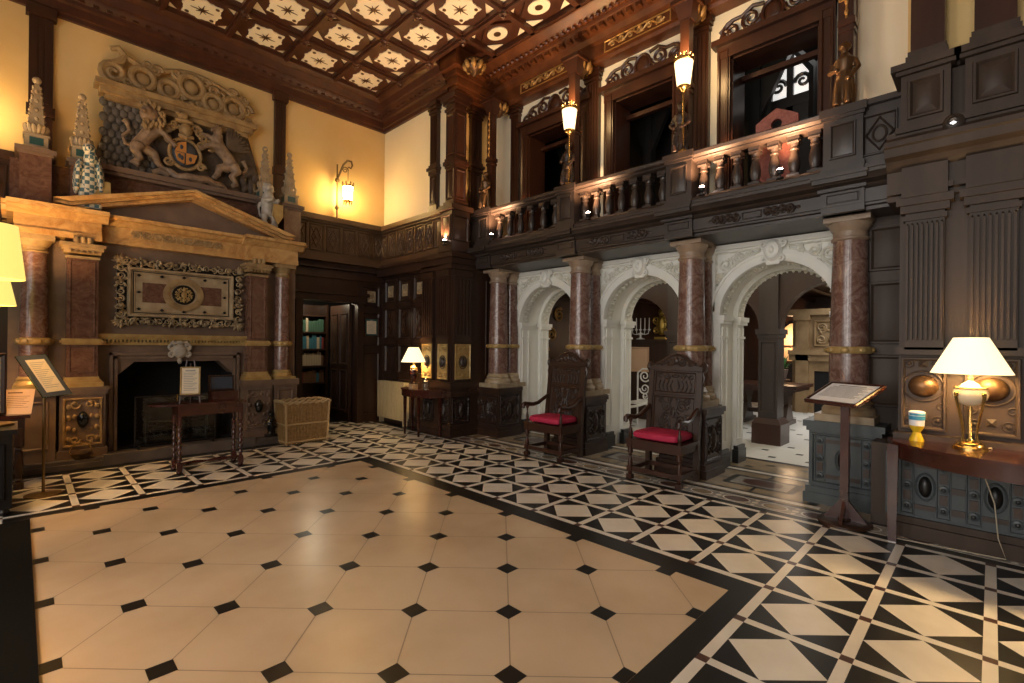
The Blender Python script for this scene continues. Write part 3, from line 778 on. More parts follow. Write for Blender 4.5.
# white stone arches
ARC = [(5.21, 4.37, 6.14), (3.49, 2.66, 4.37), (1.79, .86, 2.66)]
an = ['white stone arch furthest from the lectern, behind the further armchair', 'white stone arch between the two red cushioned armchairs', 'white stone arch beside the wooden lectern, opening to the corridor']
for k, (yc, ya, yb) in enumerate(ARC):
    t = thing('stone_arch', an[k], 'arch', (6.1, yc, 0))
    zs = 1.89
    def outline(r, zt=2.76, top=True, y0=ya, y1=yb):
        pts = [(y0, 0), (y0, zt), (y1, zt), (y1, 0), (yc + r, 0)]
        pts += [(yc + r * math.cos(PI * i / 32), zs + r * math.sin(PI * i / 32)) for i in range(33)]
        pts += [(yc - r, 0)]
        return pts
    m = MB()
    for (xa, xb, r) in ((6.10, 6.34, .61), (6.34, 6.60, .645), (6.60, 6.82, .585)): m.prism(outline(r), xa, xb, 'x')
    # capping strip, raised border of the spandrels
    m.T = FX(6.10, yc)
    m.box(-(yb - yc), yc - ya, 2.70, 2.76, 0, .04)
    for sg in (-1, 1):
        m.box(sg * .70 - .03, sg * .70 + .03, 1.95, 2.70, 0, .03)
    m.build('arch_wall', 'white_stone', t)
    a = MB(FX(6.10, yc))      # archivolt
    n = 40
    for (ra, rb, h) in ((.612, .70, .03), (.70, .73, .045)):
        v = []; f = []
        for i in range(n + 1):
            an_ = PI * i / n; cc, ss = math.cos(an_), math.sin(an_)
            for rr, ww in ((ra, 0), (ra, h), (rb, h), (rb, 0)): v.append((rr * cc, zs + rr * ss, ww))
        for i in range(n):
            for j in range(3): f.append((i * 4 + j, i * 4 + j + 1, i * 4 + 5 + j, i * 4 + 4 + j))
        a.add(v, f)
    a.build('archivolt', 'white_stone', t)
    kst = MB(FX(6.10, yc)); kst.prism([(-.07, 2.46), (.07, 2.46), (.10, 2.74), (-.10, 2.74)], 0, .07, 'z')
    kst.ell((0, 2.62, .07), (.10, .13, .05), 14, 8)
    for sg in (-1, 1):
        kst.spiral(sg * .10, 2.70, .05, 1.4, PI if sg > 0 else 0, sg, .018, .07); kst.spiral(sg * .085, 2.52, .045, 1.4, PI if sg > 0 else 0, -sg, .016, .07)
    kst.tube([(.07 * math.cos(i * PI / 8), 2.62 + .09 * math.sin(i * PI / 8), .115) for i in range(16)], .010, 6, True); kst.ell((0, 2.62, .11), (.03, .05, .03), 8, 6)
    kst.build('keystone', 'white_stone', t)
    for sg in (-1, 1):
        s = MB(FX(6.10, yc)); e = [(sg * .16, 2.66), (sg * .655, 2.66), (sg * .655, 2.28)]
        arc = [(sg * .76 * math.cos(q), zs + .76 * math.sin(q)) for q in [math.radians(d) for d in (32, 44, 56, 68, 78)]]
        bd = [(sg * .15, 2.665), (sg * .66, 2.665), (sg * .66, 2.24)] + arc
        s.tube([(u, v, .012) for u, v in bd], .014, 6, True)
        for (u, v, rr, dd) in ((.55, 2.52, .085, 1), (.40, 2.58, .062, -1), (.27, 2.61, .045, 1), (.60, 2.37, .045, -1), (.47, 2.46, .04, 1)):
            s.spiral(sg * u, v, rr, 1.7, PI * .3, sg * dd, .016, .018)
        for q in range(10): s.ell((sg * R.uniform(.25, .62), 2.62 - abs(R.gauss(0, .06)), .006), (.035, .014, .014), 7, 4, Matrix.Rotation(R.uniform(0, 3), 4, 'Z'))
        s.build('spandrel_carving', 'white_carving', t)
    # carved soffit bands and jamb panels
    for (xa, xb, r) in ((6.14, 6.31, .606), (6.63, 6.79, .581)):
        s = MB(); v = []; f = []; n = 48
        for i in range(n + 1):
            an_ = PI * i / n
            for xx in (xa, xb): v.append((xx, yc + r * math.cos(an_), zs + r * math.sin(an_)))
        for i in range(n): f.append((i * 2, i * 2 + 1, i * 2 + 3, i * 2 + 2))
        s.add(v, f)
        for i in range(26):
            an_ = PI * (i + .5) / 26; c_ = Vector(((xa + xb) / 2, yc + (r - .004) * math.cos(an_), zs + (r - .004) * math.sin(an_)))
            s.ell(c_, (.055, .012, .03), 8, 5, Matrix.Rotation(an_ - PI / 2, 4, 'X')); s.ell(c_ + Vector((.0, 0, 0)), (.02, .022, .02), 7, 5)
        s.build('soffit_carving', 'white_carving', t)
        for sg in (-1, 1):
            yy = yc + sg * r; j = MB()
            j.box(xa - .055, xb + .05, yy - .04, yy + .04, 1.80, 1.84); j.box(xa - .07, xb + .065, yy - .055, yy + .055, 1.84, 1.90); j.box(xa - .045, xb + .035, yy - .02, yy + .02, 1.62, 1.65)
            for z in (.30, 1.56): j.box(xa + .01, xb - .01, yy - .012, yy + .012, z, z + .02)
            for xx in (xa, xb - .02): j.box(xx, xx + .02, yy - .012, yy + .012, .30, 1.76)
            j.build('impost', 'white_stone', t)
            j = MB(); j.box(xa - .075, xb + .045, yy - .04, yy + .04, 0, .17); j.box(xa - .06, xb + .03, yy - .03, yy + .03, .17, .22); j.build('plinth_block', 'oak_black', t)
# entablature over the columns
e = MB()
prof = [(6.9, 2.77), (5.41, 2.77), (5.41, 2.80), (5.385, 2.81), (5.385, 2.83), (5.37, 2.835), (5.37, 2.955), (5.34, 2.965), (5.32, 2.99), (5.24, 3.01), (5.21, 3.05), (5.20, 3.055), (5.20, 3.085), (5.27, 3.10), (5.31, 3.125), (5.33, 3.13), (5.33, 3.17), (6.0, 3.17), (6.0, 3.05), (6.9, 3.05)]
e.prism(prof, .55, 6.2, 'y')
for y in CY_:
    a, b = y - .17, y + .17
    e.box(5.35, 5.5, a, b, 2.77, 2.83); e.box(5.345, 5.5, a, b, 2.83, 2.965); e.box(5.30, 5.5, a - .02, b + .02, 2.965, 3.0); e.box(5.185, 5.5, a - .04, b + .04, 3.02, 3.06); e.box(5.17, 5.5, a - .05, b + .05, 3.06, 3.09)
    e.box(5.30, 5.6, a, b, 3.09, 3.17)
    e.T = FX(5.345); e.rect_frame(-b + .04, -a - .04, 2.855, 2.945, .014, .010); e.T = Matrix.Identity(4)
en = struct(e.build('trim_17', 'oak_grey'), 'dark moulded beam over the marble columns')
for k in range(3):
    y0, y1 = CY_[k + 1] + .19, CY_[k] - .19; yc = (y0 + y1) / 2
    g = MB(FX(5.372, yc, 2.895)); L = (y1 - y0) / 2
    g.leafscroll(-L * .66, -L * .20, -.06, .06, 4, .018, .014); g.leafscroll(L * .20, L * .66, -.06, .06, 4, .018, .014); g.rect_frame(-L * .16, L * .16, -.04, .04, .015, .012)
    for sg in (-1, 1): g.frust(sg * L * .70 - .03, sg * L * .70 + .03, -.02, .02, 0, .012, .02, .018)
    g.build('scroll_carving', 'oak_carved', en)
# balustrade
t = thing('balustrade', 'dark wooden gallery balustrade above the white arches', 'balustrade', (5.47, 3.4, 3.17))
r = MB()
r.prism([(5.37, 3.17), (5.36, 3.19), (5.38, 3.215), (5.56, 3.215), (5.58, 3.19), (5.57, 3.17)], .9, 6.4, 'y'); r.build('base_rail', 'oak_grey', t)
r = MB()
r.prism([(5.40, 3.625), (5.37, 3.645), (5.37, 3.66), (5.335, 3.68), (5.33, 3.715), (5.36, 3.735), (5.58, 3.735), (5.61, 3.715), (5.60, 3.68), (5.57, 3.66), (5.57, 3.645), (5.54, 3.625)], .86, 6.4, 'y'); r.build('handrail', 'oak_grey', t)
for y in CY_:
    p = MB(); a, b = y - .155, y + .155
    p.box(5.345, 5.60, a, b, 3.17, 3.67); p.box(5.33, 5.61, a - .015, b + .015, 3.17, 3.22); p.box(5.325, 5.62, a - .015, b + .015, 3.64, 3.67); p.box(5.31, 5.64, a - .03, b + .03, 3.67, 3.745)
    p.T = FX(5.345); p.panel(-b + .05, -a - .05, 3.27, 3.60, .028, .016, .014)
    p.build('pier', 'oak_grey', t)
p = MB(); p.box(5.38, 5.56, 6.12, 6.42, 3.17, 3.65); p.T = FX(5.38); p.panel(-6.40, -6.14, 3.26, 3.60, .03, .02); p.build('end_panel', 'oak_grey', t)
p = MB(); p.box(5.40, 5.54, .58, .87, 3.17, 3.70); p.T = FX(5.40); p.rect_frame(-.86, -.60, 3.25, 3.62, .025, .02); p.tube([(-.83, 3.435, .01), (-.73, 3.29, .01), (-.63, 3.435, .01), (-.73, 3.58, .01)], .012, 5, True); p.tube([(-.73 + .05 * math.cos(q * PI / 8), 3.435 + .07 * math.sin(q * PI / 8), .01) for q in range(16)], .010, 5, True); p.T = Matrix.Identity(4); p.box(5.34, 5.6, .56, .88, 3.70, 3.75); p.build('strapwork_panel', 'oak_grey', t)
bm_ = None
for k, n in ((0, 6), (1, 7), (2, 7)):
    y0, y1 = CY_[k + 1] + .155, CY_[k] - .155; st = (y1 - y0) / n
    for i in range(n):
        y = y0 + st * (i + .5)
        if bm_ is None:
            b = MB(FZ(5.47, y, 3.215)); h = .41
            b.lathe([(.045, .03), (.045, .05), (.036, .06), (.050, .10), (.056, .15), (.050, .20), (.036, .255), (.034, .275), (.044, .285), (.044, .30), (.038, .31), (.044, .355), (.052, .37)], seg=16); b.box(-.058, .058, -.058, .058, 0, .035); b.box(-.056, .056, -.056, .056, .37, h)
            for sg in (-1, 1): b.lathe([(.018, -.05), (.018, .05)], (sg * .048, 0, .355), 8, 'y')
            bm_ = b.build('baluster', 'oak_grey', t); by = y
        else:
            o = bm_.copy(); COL.objects.link(o); o.location = (0, y - by, 0)
# posts with carved figures on the balustrade piers
def carved_figure(T, h, name, material, parent, variant=0):
    # a standing robed figure against the post: head, hair, shoulders, arms, robe
    f = MB(T); s = h / .66
    prof = [(.075, 0), (.085, .02), (.075, .05), (.088, .15), (.082, .25), (.066, .34), (.082, .42), (.088, .46), (.05, .50), (.035, .53)]
    f.lathe([(a * s, b * s) for a, b in prof], seg=14)
    f.ell((-.015 * s, 0, .58 * s), (.045 * s, .04 * s, .055 * s), 12, 8); f.ell((.01 * s, 0, .60 * s), (.055 * s, .055 * s, .05 * s), 10, 7)
    f.ell((-.058 * s, 0, .575 * s), (.012 * s, .008 * s, .014 * s), 6, 5)
    for sg in (-1, 1):
        f.tube([(0, sg * .08 * s, .45 * s), (-.03 * s, sg * .115 * s, .36 * s), (-.085 * s, sg * .06 * s, .30 * s + .05 * variant * s * sg)], [.030 * s, .026 * s, .020 * s], 8)
        f.ell((-.095 * s, sg * .05 * s, .30 * s + .05 * variant * s * sg), .022 * s, 8, 6)
        f.tube([(-.06 * s, sg * .04 * s, .24 * s), (-.09 * s, sg * .045 * s, .10 * s), (-.085 * s, sg * .05 * s, .02 * s)], [.026 * s, .024 * s, .03 * s], 8)
    for q in range(6):
        a = PI * .55 + q * PI * .18; f.tube([(.062 * s * math.cos(a), .062 * s * math.sin(a), .33 * s), (.09 * s * math.cos(a), .09 * s * math.sin(a), .15 * s), (.085 * s * math.cos(a), .085 * s * math.sin(a), .02 * s)], .012 * s, 6)
    o = f.build(name, material, parent); remesh(o, .010 * s, 2); return o
pl = ['gallery post with carved standing figure beside the corner pier', 'gallery post with carved figure behind the left torch lamp', 'gallery post with carved figure behind the right torch lamp', 'gallery post with gilded carved figure nearest the fluted pilasters']
for k, y in enumerate(CY_):
    t = thing('gallery_post', pl[k], 'post', (5.46, y, 3.745))
    p = MB(); p.box(5.47, 5.58, y - .055, y + .055, 3.745, 5.36); p.box(5.45, 5.60, y - .075, y + .075, 3.745, 3.84); p.box(5.45, 5.60, y - .07, y + .07, 4.56, 4.62); p.box(5.46, 5.59, y - .065, y + .065, 4.50, 4.54)
    p.frust(5.42, 5.66, y - .13, y + .13, 5.60, 5.36, .06, .06) ; p.box(5.40, 5.68, y - .15, y + .15, 5.55, 5.60)
    p.build('post_shaft', 'oak_red', t)
    carved_figure(FZ(5.40, y, 3.745), .64, 'carved_figure', 'bronze_carving' if k in (0, 3) else 'oak_carved', t, (k % 2) * 1.0)
    g = MB()
    g.tube([(5.466, y, 4.60), (5.466, y, 4.68 + (7 if k in (0, 3) else 3) * .10)], .010, 6)
    for q in range(7 if k in (0, 3) else 3): g.ell((5.455, y + .0, 4.68 + q * .10), (.016, .018, .032), 8, 6)
    if k == 3: g.box(5.452, 5.47, y - .065, y + .065, 4.80, 4.95); g.ell((5.45, y, 4.875), (.02, .04, .04), 10, 6)
    g.build('gilt_drop', 'gilt_carving', t)
# torch lamps in front of two posts
def torch(y, label):
    t = thing('torch_lamp', label, 'lamp', (5.33, y, 3.745))
    p = MB(FZ(5.33, y, 3.745)); p.lathe([(.05, 0), (.05, .015), (.025, .03), (.012, .05), (.012, .30), (.02, .31), (.02, .33), (.012, .34), (.012, .68), (.03, .70), (.05, .72), (.075, .73), (.075, .745), (.01, .75)], seg=12); p.build('pole', 'brass', t)
    s = MB(FZ(5.33, y, 3.745)); s.lathe([(.070, .75), (.078, .80), (.105, 1.03), (.10, 1.03), (.07, .80), (.062, .75)], seg=20, caps=False); s.build('lamp_shade', 'shade_torch', t)
    c = MB(FZ(5.33, y, 3.745)); c.lathe([(.105, 1.02), (.115, 1.03), (.115, 1.05), (.09, 1.06), (.088, 1.05), (.10, 1.03)], seg=20)
    for q in range(10):
        a = 2 * PI * q / 10; c.ell((.105 * math.cos(a), .105 * math.sin(a), 1.07), (.014, .014, .022), 6, 5)
    c.build('crown_rim', 'brass', t)
    l = bpy.data.lights.new('torch_light', 'POINT'); l.energy = 16; l.color = (1, .62, .26); l.shadow_soft_size = .09
    lo = bpy.data.objects.new('torch_light', l); COL.objects.link(lo); lo.location = (5.33, y, 4.95)
torch(4.19, 'lit torch lamp on slim brass pole, further along the balustrade')
torch(2.54, 'lit torch lamp on slim brass pole, nearer the red speckled board')
# small floodlights along the gallery cornice
sp = ['small glowing floodlight below the first carved gallery figure', 'small glowing floodlight right of the left torch lamp', 'small glowing floodlight right of the right torch lamp', 'small glowing floodlight below the red speckled board', 'small glowing floodlight at the foot of the corner pier']
for k, (x, y) in enumerate(((5.24, 5.66), (5.25, 3.80), (5.25, 2.28), (5.25, 1.50), (4.85, 6.36))):
    z = 3.17 if k < 4 else 3.12
    t = thing('floodlight', sp[k], 'spotlight', (x, y, z), None)
    b = MB(FZ(x, y, z)); b.lathe([(.035, 0), (.035, .012), (.010, .015), (.010, .04), (.028, .05), (.036, .075), (.036, .085)], seg=12); b.build('housing', 'iron', t)
    b = MB(FZ(x, y, z)); b.ell((0, 0, .09), (.028, .028, .02), 10, 6); b.build('bulb', 'spot_bulb', t)
    l = bpy.data.lights.new('floodlight_beam', 'SPOT'); l.energy = 85; l.color = (1, .58, .30); l.spot_size = 2.2; l.spot_blend = .8; l.shadow_soft_size = .03
    lo = bpy.data.objects.new('floodlight_beam', l); COL.objects.link(lo); lo.location = (x, y, z + .12); lo.rotation_euler = (PI, .12, 0)
# speckled board with a hole standing behind the balustrade
b = MB(); hole = []
yc, zc = 1.68, 3.93
out = [(1.47, 3.05), (1.89, 3.05), (1.89, 3.98), (1.83, 4.02), (1.68, 4.10), (1.53, 4.02), (1.47, 3.98)]
N_ = 28; v = []; f = []
ring = []
for i in range(N_):
    a = 2 * PI * i / N_; ring.append((yc + .055 * math.cos(a), zc + .055 * math.sin(a)))
def hit(a):      # point of the outline in direction a from the hole
    best = None; dx, dy = math.cos(a), math.sin(a)
    for i in range(len(out)):
        (x1, y1), (x2, y2) = out[i], out[(i + 1) % len(out)]
        ex, ey = x2 - x1, y2 - y1; den = dx * ey - dy * ex
        if abs(den) < 1e-9: continue
        tt = ((x1 - yc) * ey - (y1 - zc) * ex) / den; uu = ((x1 - yc) * dy - (y1 - zc) * dx) / den
        if tt > 0 and -1e-6 <= uu <= 1 + 1e-6 and (best is None or tt < best): best = tt
    return (yc + dx * best, zc + dy * best)
angs = sorted([2 * PI * i / N_ for i in range(N_)] + [math.atan2(p[1] - zc, p[0] - yc) % (2 * PI) for p in out])
n = len(angs)
for X in (5.74, 5.79):
    for a in angs: v.append((X, yc + .055 * math.cos(a), zc + .055 * math.sin(a)))
    for a in angs: h = hit(a); v.append((X, h[0], h[1]))
for i in range(n):
    j = (i + 1) % n
    f += [(i, j, n + j, n + i), (2 * n + i, 3 * n + i, 3 * n + j, 2 * n + j), (n + i, n + j, 3 * n + j, 3 * n + i), (i, 2 * n + i, 2 * n + j, j)]
b.add(v, f); tag(b.build('gabled_board', 'pink_board', smooth=False), 'red speckled gabled board with round hole behind the balustrade', 'board')
# ------------------------------------------------------------------ projecting bay on the right
bay = MB()
B0, B1 = -2.9, .55
bay.box(5.12, 6.2, B0, B1, 0, 3.3)
w = MB(); w.box(5.30, 6.2, B0, B1 - .02, 3.3, 5.75); struct(w.build('wall_bay', 'yellow_plaster'))
prof = [(5.6, 2.72), (5.08, 2.72), (5.07, 2.76), (5.04, 2.77), (5.04, 2.95), (5.0, 2.97), (4.97, 3.02), (4.90, 3.04), (4.88, 3.10), (4.86, 3.11), (4.86, 3.15), (4.95, 3.17), (5.0, 3.22), (5.0, 3.26), (5.6, 3.26)]
bay.prism(prof, B0, B1 + .08, 'y')
PIL = [(.27, .51), (-.13, .13), (-.53, -.27), (-.93, -.67)]
for a, b in PIL:
    bay.box(4.99, 5.3, a - .02, b + .02, 2.72, 2.96); bay.box(5.0, 5.3, a - .05, b + .05, 2.76, 2.80)
    for q, (o, z0, z1) in enumerate(((.015, 2.54, 2.58), (.03, 2.60, 2.66), (.055, 2.66, 2.72))): bay.box(5.06 - o, 5.3, a - o, b + o, z0, z1)
    bay.box(5.06, 5.3, a, b, 1.50, 2.72); n = 8; st = (b - a) / n
    for k in range(n):
        y = a + st * (k + .5); bay.box(5.03, 5.07, y - st * .25, y + st * .25, 1.58, 2.50); bay.ell((5.05, y, 2.50), (.02, st * .25, .02), 6, 4)
    # gallery stage: pedestal and pilaster
    bay.box(5.0, 5.35, a - .03, b + .03, 3.24, 3.72); bay.box(4.97, 5.35, a - .06, b + .06, 3.24, 3.29); bay.box(4.96, 5.35, a - .06, b + .06, 3.70, 3.73); bay.box(4.93, 5.35, a - .09, b + .09, 3.73, 3.78)
    bay.T = FX(5.0); bay.panel(-b + .01, -a - .01, 3.34, 3.66, .035, .02, .03); bay.T = Matrix.Identity(4)
    bay.box(5.06, 5.35, a - .01, b + .01, 3.78, 3.88); bay.box(5.09, 5.35, a, b, 3.88, 3.93)
bay.box(5.10, 5.34, B0, B1, 3.26, 3.72); bay.box(5.06, 5.34, B0, B1, 3.70, 3.75)
for (z0, z1, x) in ((1.46, 1.52, 5.06), (.78, .83, 5.00), (.70, .78, 4.98), (.66, .70, 5.0), (0, .11, 4.98), (.11, .16, 5.01)): bay.box(x, 5.3, B0, B1 + .02, z0, z1)
bay.box(5.05, 5.3, B0, .62, .1, .68)
bo = struct(bay.build('trim_18', 'oak_bay'), 'dark oak wall bay with fluted pilasters')
lo_ = MB(); lo_.box(5.04, 5.10, B0, .62, .16, .66); lo_.build('base_board', 'oak_daylight_sheen', bo)
g = MB(FX(5.04)); riveted(g, [-.48, -.26, -.09, .14, .32, .54, .72, .94], .2, .63, ['o', 'b', 'o', 'b', 'o', 'b', 'o'], FX(5.04), bo)
for a, b in PIL:
    p = MB()
    p.box(5.13, 5.36, a + .015, b - .015, 3.93, 5.60); p.box(5.10, 5.36, a, b, 4.62, 4.68); p.box(5.07, 5.36, a - .02, b + .02, 4.68, 4.73); p.box(5.08, 5.36, a - .01, b + .01, 5.4, 5.6)
    p.T = FX(5.13); p.prism([(-b + .06, 3.94), (-a - .06, 3.94), (-(a + b) / 2, 4.04)], 0, .02, 'z')
    p.build('upper_pilaster', 'oak_red', bo)
    q = MB(FX(5.10)); cu = -(a + b) / 2
    q.box(-b - .02, -a + .02, .86, 1.44, 0, .03); q.rect_frame(-b - .02, -a + .02, .86, 1.44, .03, .02, .03)
    q.tube([(cu + .125 * math.cos(k * PI / 12), 1.21 + .12 * math.sin(k * PI / 12), .035) for k in range(24)], .008, 6, True)
    for sg in (-1, 1):
        for z in (1.39, .94): q.ell((cu + sg * .09, z, .035), (.018, .018, .016), 8, 6); q.tube([(cu + sg * .09 + .035 * math.cos(k * PI / 6), z + .035 * math.sin(k * PI / 6), .032) for k in range(12)], .006, 5, True)
        q.spiral(cu + sg * .11, 1.05, .035, 1.3, 0, sg, .008, .032)
    for z in (1.39, .96): q.frust(cu - .03, cu + .03, z - .03, z + .03, .03, .05, .028, .028)
    q.build('dado_panel', 'oak_bay', bo)
    q = MB(FX(5.07)); q.ell((cu, 1.21, .0), (.095, .09, .075), 20, 12); q.build('oval_boss', 'bronze_carving', bo)
w = MB(); w.box(5.80, 6.2, .5, .9, 0, 3.0); w.box(5.2, 5.85, .5, .74, 0, .70); w.T = FX(5.80)
for z0, z1 in ((2.25, 2.68), (1.55, 2.15), (.95, 1.45)): w.panel(-.86, -.58, z0, z1, .04, .02)
struct(w.build('trim_19', 'oak_bay'))
b = thing('alarm_sounder', 'round grey wall device between the pedestals above the fluted pilasters', 'wall device', (4.98, .22, 3.23))
s = MB(FX(4.99, .22, 3.23)); s.lathe([(.065, 0), (.065, .02), (.05, .035), (.035, .04), (.03, .03), (.0, .03)], seg=24); s.build('ring', 'oak_grey', b)
s = MB(FX(4.99, .22, 3.23)); s.lathe([(.028, .03), (.024, .05), (0, .055)], seg=16); s.build('eye', 'chrome', b)
# ------------------------------------------------------------------ chimneypiece
CX0 = 1.53
ch = thing('chimneypiece', 'tall carved marble chimneypiece with pediment and black hearth', 'fireplace', (CX0, 8.1, 0))
m = MB()
YF = 8.02
m.box(-.10, .86, YF, 8.6, .10, 2.74); m.box(2.24, 3.12, YF, 8.6, .10, 2.74); m.box(.86, 2.24, YF, 8.6, 1.24, 2.74)
for sg, x in ((1, .86), (-1, 2.24)): m.prism([(x, 1.24), (x + sg * .20, 1.24), (x, 1.04)], YF + .01, 8.3, 'y')
m.build('breast', 'grey_stone', ch)
m = MB(); m.box(.70, 2.40, 8.57, 8.6, 0, 1.3); m.box(.86, .88, YF + .04, 8.58, 0, 1.24); m.box(2.22, 2.24, YF + .04, 8.58, 0, 1.24); m.box(.86, 2.24, 8.05, 8.58, .10, .13); m.build('firebox', 'soot', ch)
m = MB(FY(YF))
for d, h, o in ((.0, .05, .07), (.05, .035, .04)):
    a, b, t_ = .80 + d, 2.30 - d, 1.36 - d
    m.box(a, a + .035, .1, t_, 0, h); m.box(b - .035, b, .1, t_, 0, h); m.box(a, b, t_ - .035, t_, 0, h)
m.build('opening_moulding', 'grey_stone', ch)
m = MB(); m.box(-.05, 2.77, 7.66, 8.05, 0, .10); m.box(.72, 2.42, 7.62, 7.70, 0, .13); m.box(-.05, 2.77, 7.64, 7.68, .0, .06); m.build('hearth_kerb', 'kerb_stone', ch)
# shelf with dentils
m = MB(); m.box(.68, 2.38, 7.90, YF + .02, 1.56, 1.60); m.box(.68, 2.38, 7.93, YF + .02, 1.53, 1.56); m.box(.68, 2.38, 7.98, YF + .02, 1.46, 1.50)
for k in range(42): x = .70 + k * .04; m.box(x, x + .024, 7.95, YF + .02, 1.50, 1.53)
m.build('mantel_shelf', 'gilt_stone', ch)
# cartouche over the fire
m = MB(FY(YF, 1.55, 1.38)); m.ell((0, 0, .06), (.085, .10, .06), 14, 9)
for sg in (-1, 1):
    m.spiral(sg * .085, .06, .05, 1.5, PI if sg > 0 else 0, sg, .024, .06); m.spiral(sg * .09, -.05, .045, 1.4, PI if sg > 0 else 0, -sg, .022, .06); m.tube([(sg * .04, .11, .06), (sg * .08, .13, .06), (sg * .1, .10, .05)], .02, 6)
m.ell((0, .12, .06), (.05, .03, .04), 10, 6); m.ell((0, -.13, .05), (.03, .05, .03), 10, 6)
m.build('cartouche', 'pale_beast', ch)
def pil(x0, x1, left):
    yf = 7.84
    p = MB(); p.box(x0 + .015, x1 - .015, yf, YF + .02, 1.06, 2.52); p.T = FY(yf); p.rect_frame(x0 + .04, x1 - .04, 1.12, 1.44, .02, .012); p.rect_frame(x0 + .04, x1 - .04, 1.56, 2.48, .02, .012); p.build('pilaster_shaft', 'brown_marble', ch)
    p = MB(); p.box(x0 - .04, x1 + .04, yf - .05, YF, .95, 1.0); p.box(x0 - .02, x1 + .02, yf - .03, YF, 1.0, 1.03); p.box(x0, x1, yf - .015, YF, 1.03, 1.07); p.build('pilaster_base', 'gilt_stone', ch)
    p = MB(); p.box(x0 - .02, x1 + .02, yf - .03, YF, 1.46, 1.535); p.box(x0 - .035, x1 + .035, yf - .045, YF, 1.48, 1.515); p.build('pilaster_band', 'gilt_stone', ch)
    p = MB(); p.box(x0, x1, yf - .01, YF, 2.50, 2.53); p.box(x0 - .01, x1 + .01, yf - .02, YF, 2.56, 2.60); p.box(x0 - .03, x1 + .03, yf - .04, YF, 2.60, 2.64); p.box(x0 - .05, x1 + .05, yf - .06, YF, 2.64, 2.68)
    cu = (x0 + x1) / 2
    for q in range(5): p.box(x0 + .03 + q * (x1 - x0 - .06) / 5, x0 + .05 + q * (x1 - x0 - .06) / 5, yf - .05, YF, 2.565, 2.60)
    p.box(cu - .09, cu + .09, yf - .05, YF, 2.68, 2.76)
    for q in (-.06, 0, .06): p.lathe([(.022, 0), (.026, .03), (.022, .07)], (cu + q, yf - .05, 2.685), 10)
    p.build('pilaster_capital', 'relief_stone', ch)
    p = MB(); a, b = x0 - .04, x1 + .06
    p.box(a, b, 7.80, YF, .10, .86); p.box(a - .02, b + .02, 7.78, YF, .86, .90); p.box(a - .03, b + .03, 7.77, YF, .90, .95); p.box(a - .02, b + .02, 7.78, YF, .10, .2)
    p.build('pedestal', 'grey_stone', ch)
    g = MB(FY(7.80)); g.rect_frame(a + .03, b - .03, .24, .82, .03, .02); c2 = (a + b) / 2
    for sx in (-1, 1):
        for k in range(4): g.ell((c2 + sx * .13, .33 + k * .13, .01), (.025, .035, .022), 8, 5); g.ell((c2 + sx * .075, .28 + k * .16, .01), (.02, .03, .018), 8, 5)
        for z in (.32, .74): g.spiral(c2 + sx * .07, z, .05, 1.3, 0, sx, .014, .01)
    g.build('pedestal_carving', 'relief_stone' if left else 'grey_stone', ch)
    g = MB(FY(7.80)); g.ell((c2, .56, .015), (.055, .10, .05), 14, 8); g.build('oval_boss', 'black_lacquer', ch)
pil(.37, .69, True); pil(2.36, 2.65, False)
def chcol(x, r):
    y = 7.97
    p = MB(); p.box(x - r - .05, x + r + .06, y - r - .06, 8.4, .10, .86); p.box(x - r - .08, x + r + .08, y - r - .09, 8.4, .86, .95); p.T = FY(y - r - .06); p.rect_frame(x - r, x + r, .24, .8, .03, .015); p.build('pedestal', 'grey_stone', ch)
    p = MB(); p.lathe([(r, 0), (r, .45), (r * .98, .6), (r * .86, 1.48)], (x, y, 1.06), 28); p.build('column_shaft', 'red_marble', ch)
    p = MB(); p.lathe([(r * 1.3, 0), (r * 1.34, .02), (r * 1.2, .05), (r * 1.15, .06), (r * 1.18, .08), (r * 1.02, .11)], (x, y, .98), 28); p.box(x - r * 1.4, x + r * 1.4, y - r * 1.4, y + r * 1.4, .95, .985); p.build('column_base', 'gilt_stone', ch)
    p = MB(); p.lathe([(r * 1.0, -.045), (r * 1.2, -.035), (r * 1.25, 0), (r * 1.2, .035), (r * 1.0, .045)], (x, y, 1.495), 28)
    for k in range(9): a = 2 * PI * k / 9; p.ell((x + r * 1.22 * math.cos(a), y + r * 1.22 * math.sin(a), 1.495), (.02, .04, .032), 8, 5, Matrix.Rotation(a, 4, 'Z'))
    p.build('column_band', 'gilt_stone', ch)
    p = MB(); q = r * .86; p.lathe([(q, 0), (q * 1.12, .015), (q, .03), (q, .07), (q * 1.2, .09), (q * 1.45, .14)], (x, y, 2.53), 28); p.box(x - q * 1.55, x + q * 1.55, y - q * 1.55, y + q * 1.55, 2.67, 2.73); p.build('column_capital', 'relief_stone', ch)
chcol(.115, .125); chcol(2.90, .115)
# carved overmantel frame and inlaid panel
fx, fz, hw, hh = 1.59, 2.155, .74, .44
fb = MB(FY(7.96, fx, fz)); fb.box(-hw + .02, hw - .02, -hh + .02, hh - .02, -.07, -.03); fb.build('frame_shade_board', 'oak_black', ch)  # black board added as the shade behind the pierced carving
fr = MB(FY(7.96, fx, fz))
RR = random.Random(3)
for k in range(270):
    side = RR.choice('tblrtb')
    d = RR.uniform(.0, .115)
    if side in 'tb': u = RR.uniform(-hw, hw); v = (hh - d) * (1 if side == 't' else -1)
    else: v = RR.uniform(-hh, hh); u = (hw - d) * (1 if side == 'r' else -1)
    fr.ell((u, v, RR.uniform(-.03, .02)), (RR.uniform(.018, .04), RR.uniform(.010, .018), .022), 7, 4, Matrix.Rotation(RR.uniform(0, PI), 4, 'Z') @ Matrix.Rotation(RR.uniform(-.6, .6), 4, 'X'))
